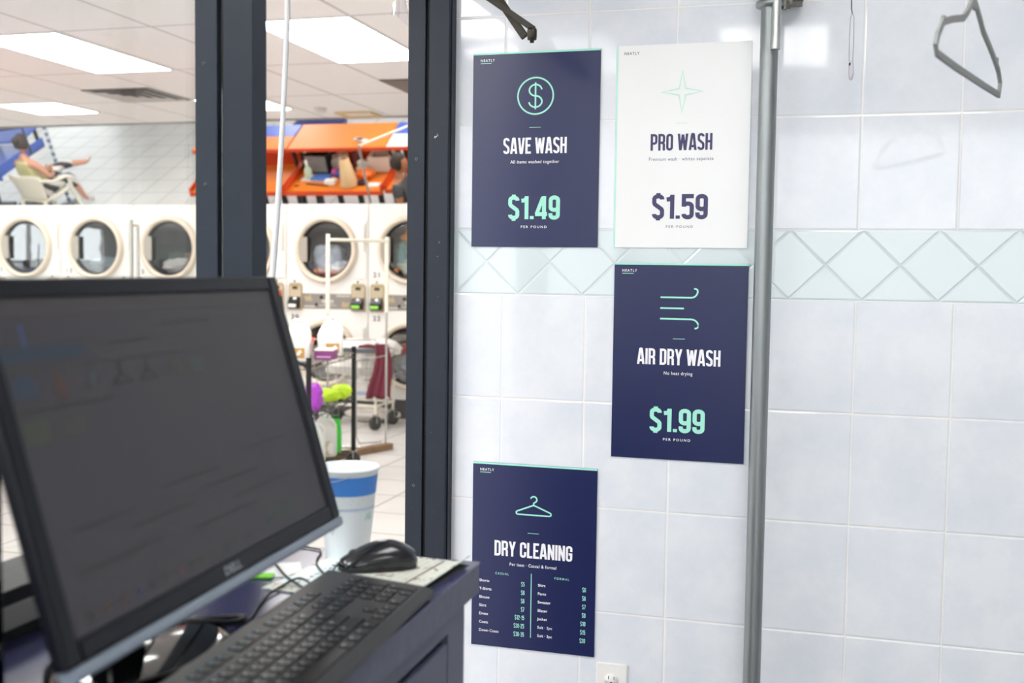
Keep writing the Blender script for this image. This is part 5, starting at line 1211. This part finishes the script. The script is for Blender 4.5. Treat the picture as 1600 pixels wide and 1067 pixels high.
def person(label, loc, rotz, J, E, clothes, headpos, look, hair, face=True, skin=M_SKIN):
    t = thing('person', label, 'person', loc, rotz)
    body = skin_mesh('body', J, E, skin, t, (0, 0, 0), 'pelvis')
    # the head continues the neck in the same mesh
    y_ = Vector(look).normalized(); x_ = y_.cross(Vector((0, 0, 1))).normalized(); z_ = x_.cross(y_)
    M = Matrix.Identity(4)
    for i in range(3): M[i][0], M[i][1], M[i][2], M[i][3] = x_[i], y_[i], z_[i], headpos[i]
    hm_ = head_mesh(M); bm = bmesh.new(); bm.from_mesh(body.data); bm.from_mesh(hm_); bm.to_mesh(body.data); bm.free()
    for p in body.data.polygons: p.use_smooth = True
    fm_ = MB()
    for sx in (-1, 1): fm_.lathe([(0, .012), (.008, .008), (.012, 0)], M @ Vector((sx*.034, .082, .012)), 'Y', 10)
    fm_.build('eyes', mat('dark_eye', '#1d1714', .3), t); q = MB().box(-.022, .022, -.003, .006, -.003, .003); q.v = [tuple(M @ (Vector(v)+Vector((0, .097, -.058)))) for v in q.v]; q.build('mouth', mat('lip', '#a55a50', .5), t)
    for sx in (-1, 1):
        q = MB().lathe([(0, -.01), (.024, -.006), (.026, .004), (0, .008)], (0, 0, 0), 'X', 14); q.v = [tuple(M @ (Vector(v)+Vector((sx*.082, -.005, .0)))) for v in q.v]; q.build('ear', skin, t)
    bm = bmesh.new(); bmesh.ops.create_uvsphere(bm, u_segments=24, v_segments=16, radius=1)
    for v in bm.verts:
        x, y, z = v.co; k = .122 if (y < .35 or z > .62) else .098
        if z < -.45: k *= .82
        v.co = Vector((x*.82, y*.95-.08, z*1.14+.06))*k*(1+.05*noise.noise(v.co*6))
    for f in bm.faces: f.smooth = True
    if hair == 'bun':
        r_ = bmesh.ops.create_uvsphere(bm, u_segments=14, v_segments=10, radius=.05)
        for v in r_['verts']: v.co += Vector((0, -.125, .07))
        for f in bm.faces: f.smooth = True
    me = bpy.data.meshes.new('hair'); bm.to_mesh(me); bm.free(); me.transform(M); me.materials.append(M_HAIR)
    h = bpy.data.objects.new('hair', me); COL.objects.link(h); h.parent = t
    for nm, JJ, EE, mt, root in clothes: skin_mesh(nm, JJ, EE, mt, t, (0, 0, 0), root)
    return t
# seated woman: local +y is the way she faces
J = {'pelvis': ((0, 0, .50), (.15, .11)), 'waist': ((0, -.06, .68), (.13, .095)), 'chest': ((0, -.12, .87), (.15, .10)), 'neck0': ((0, -.13, 1.0), (.06, .06)), 'neck1': ((0, -.10, 1.10), (.05, .05)),
     'shL': ((-.17, -.12, .95), .058), 'elL': ((-.27, -.02, .72), .042), 'wrL': ((-.10, .18, .66), .028), 'shR': ((.17, -.12, .95), .058), 'elR': ((.27, -.02, .74), .042), 'wrR': ((.10, .20, .70), .028),
     'hipL': ((-.09, .03, .50), .088), 'knL': ((-.12, .42, .53), .062), 'anL': ((-.13, .55, .12), .038), 'toL': ((-.14, .70, .05), .036),
     'hipR': ((.09, .03, .52), .088), 'knR': ((.02, .44, .68), .062), 'anR': ((-.10, .80, .58), .038), 'toR': ((-.12, .90, .66), .036)}
E_W = [('pelvis', 'waist'), ('waist', 'chest'), ('chest', 'neck0'), ('neck0', 'neck1'), ('chest', 'shL'), ('shL', 'elL'), ('elL', 'wrL'), ('chest', 'shR'), ('shR', 'elR'), ('elR', 'wrR'),
       ('pelvis', 'hipL'), ('hipL', 'knL'), ('knL', 'anL'), ('anL', 'toL'), ('pelvis', 'hipR'), ('hipR', 'knR'), ('knR', 'anR'), ('anR', 'toR')]
hand_fingers(J, E_W, 'wrL', (.7, .6, .1), (0, .3, .9), .5); hand_fingers(J, E_W, 'wrR', (-.7, .6, .1), (0, .3, .9), .5)
def grow(keys, g, over=None):
    d = {}
    for k in keys:
        p_, r_ = J[k]; d[k] = (p_, (r_[0]+g, r_[1]+g) if isinstance(r_, tuple) else r_+g)
    if over: d.update(over)
    return d
mk = lambda a, b, f: tuple(Vector(a).lerp(Vector(b), f))
TR = grow(['pelvis', 'hipL', 'knL', 'hipR', 'knR'], .014, {'cL': (mk(J['knL'][0], J['anL'][0], .5), .058), 'cR': (mk(J['knR'][0], J['anR'][0], .5), .058)})
TE = [('pelvis', 'hipL'), ('hipL', 'knL'), ('knL', 'cL'), ('pelvis', 'hipR'), ('hipR', 'knR'), ('knR', 'cR')]
TP = grow(['pelvis', 'waist', 'chest'], .032, {'nk': ((0, -.125, .965), (.125, .10)), 'sL': ((-.12, -.125, .955), .062), 'sR': ((.12, -.125, .955), .062)})
TPE = [('pelvis', 'waist'), ('waist', 'chest'), ('chest', 'nk'), ('chest', 'sL'), ('chest', 'sR')]
SH = lambda a, b: ({'a': (mk(J[a][0], J[b][0], .0), .044), 'b': (J[b][0], .045)}, [('a', 'b')])
shoes = [('shoe', SH('anL', 'toL')[0], SH('anL', 'toL')[1], mat('pale_shoe', '#cfc6c4', .5), 'a'), ('shoe', SH('anR', 'toR')[0], SH('anR', 'toR')[1], mat('pale_shoe', '#cfc6c4', .5), 'a')]
WX, WY, WR = -10.72, 5.70, math.atan2(-.97, .20)-PI/2
person('woman in zebra-striped trousers and pale green top, legs crossed on a white chair', (WX, WY, 0), WR, J, E_W,
       [('trousers', TR, TE, stripes_material('zebra_cloth', '#d9d4ce', '#2b2624', 2.6, 'DIAGONAL', 2.0), 'pelvis'), ('top', TP, TPE, mat('pale_yellow_green_cloth', '#c9c48f', .85), 'pelvis')]+shoes, (0, -.06, 1.21), (.25, 1, -.15), 'bun')
# white plastic armchair under her
t = thing('plastic_chair', 'white plastic armchair the woman sits in, in the mirror', 'chair', (WX, WY, 0), WR)
M_CH = mat('cream_white_plastic', '#efe8d6', .4)
MB().prism([(-.22, .40), (-.20, .385), (.26, .40), (.28, .375), (.29, .385), (.27, .425), (-.2, .41)], .46, 'YZ', -.23).build('seat', M_CH, t, bevel=.006)
mb = MB(); V = []; NX, NZ = 16, 8
for j in range(NZ+1):
    for i in range(NX+1):
        f = i/NX*2-1; g = j/NZ; z = .42+g*(.42-.05*abs(f)**3); y = -.22-.12*g+.12*(f*f)*(.4+.6*g); V.append((f*(.25+.07*g), y, z))
mb.add(V, [(j*(NX+1)+i, j*(NX+1)+i+1, (j+1)*(NX+1)+i+1, (j+1)*(NX+1)+i) for j in range(NZ) for i in range(NX)], 0, True)
o = mb.build('backrest', M_CH, t); sm = o.modifiers.new('thickness', 'SOLIDIFY'); sm.thickness = .014
for sx in (-1, 1):
    MB().tube([(sx*.30, -.24, .74), (sx*.32, -.05, .66), (sx*.31, .20, .63), (sx*.29, .25, .58)], .022, 8).build('armrest', M_CH, t)
    MB().tube([(sx*.29, .25, .60), (sx*.27, .27, .4), (sx*.30, .33, 0)], [.022, .026, .020], 8).build('leg', M_CH, t)
    MB().tube([(sx*.22, -.2, .42), (sx*.27, -.33, 0)], [.028, .020], 8).build('leg', M_CH, t)
# man at the right-hand table
J = {'pelvis': ((0, 0, .52), (.15, .11)), 'waist': ((0, .0, .70), (.14, .10)), 'chest': ((0, .01, .90), (.17, .11)), 'neck0': ((0, .01, 1.01), (.06, .06)), 'neck1': ((0, .03, 1.10), (.055, .055)),
     'shL': ((-.19, .0, .96), .06), 'elL': ((-.25, .03, .70), .046), 'wrL': ((-.08, .24, .70), .032), 'shR': ((.19, .0, .96), .06), 'elR': ((.25, .03, .70), .046), 'wrR': ((.08, .25, .71), .032),
     'hipL': ((-.10, .02, .50), .09), 'knL': ((-.13, .42, .50), .066), 'anL': ((-.13, .40, .10), .042), 'toL': ((-.13, .54, .04), .04),
     'hipR': ((.10, .02, .50), .09), 'knR': ((.13, .42, .50), .066), 'anR': ((.13, .40, .10), .042), 'toR': ((.13, .54, .04), .04)}
E_M = E_W[:18]; E_M = [e for e in E_M]
hand_fingers(J, E_M, 'wrL', (.8, .5, 0), (0, .3, .9), .5); hand_fingers(J, E_M, 'wrR', (-.8, .5, 0), (0, .3, .9), .5)
TR = grow(['pelvis', 'hipL', 'knL', 'hipR', 'knR'], .014, {'cL': (mk(J['knL'][0], J['anL'][0], .9), .058), 'cR': (mk(J['knR'][0], J['anR'][0], .9), .058)})
TP = grow(['pelvis', 'waist', 'chest'], .014, {'nk': ((0, .01, .99), (.085, .075)), 'sL': ((-.19, 0, .955), .068), 'sR': ((.19, 0, .955), .068), 'uL': (mk(J['shL'][0], J['elL'][0], .6), .062), 'uR': (mk(J['shR'][0], J['elR'][0], .6), .062)})
TPE = [('pelvis', 'waist'), ('waist', 'chest'), ('chest', 'nk'), ('chest', 'sL'), ('chest', 'sR'), ('sL', 'uL'), ('sR', 'uR')]
MX, MY, MR = -4.95, 6.44, math.atan2(-.15, 1)-PI/2
person('man in a dark grey T-shirt beside the door jamb, sitting, seen in the mirror', (MX, MY, 0), MR, J, E_M,
       [('trousers', TR, TE, mat('black_cloth', '#1f2126', .85), 'pelvis'), ('t_shirt', TP, TPE, mat('charcoal_cloth', '#4a4c4e', .85), 'pelvis')], (0, .045, 1.20), (.1, 1, -.15), 'short', skin=mat('tan_skin', '#b67a55', .55)).scale = (.95, .95, .93)
t = thing('stool', 'dark round stool under the man in the grey T-shirt', 'stool', (MX, MY, 0), MR); t.scale = (1, 1, .93); MB().lathe([(0, .36), (.17, .36), (.18, .38), (.17, .405), (0, .41)], n=28).build('seat', M_LEGB, t)
for k in range(4): a = PI/4+PI/2*k; MB().tube([(.12*math.cos(a), .12*math.sin(a), .37), (.18*math.cos(a), .18*math.sin(a), 0)], .014, 8).build('leg', M_LEGB, t)
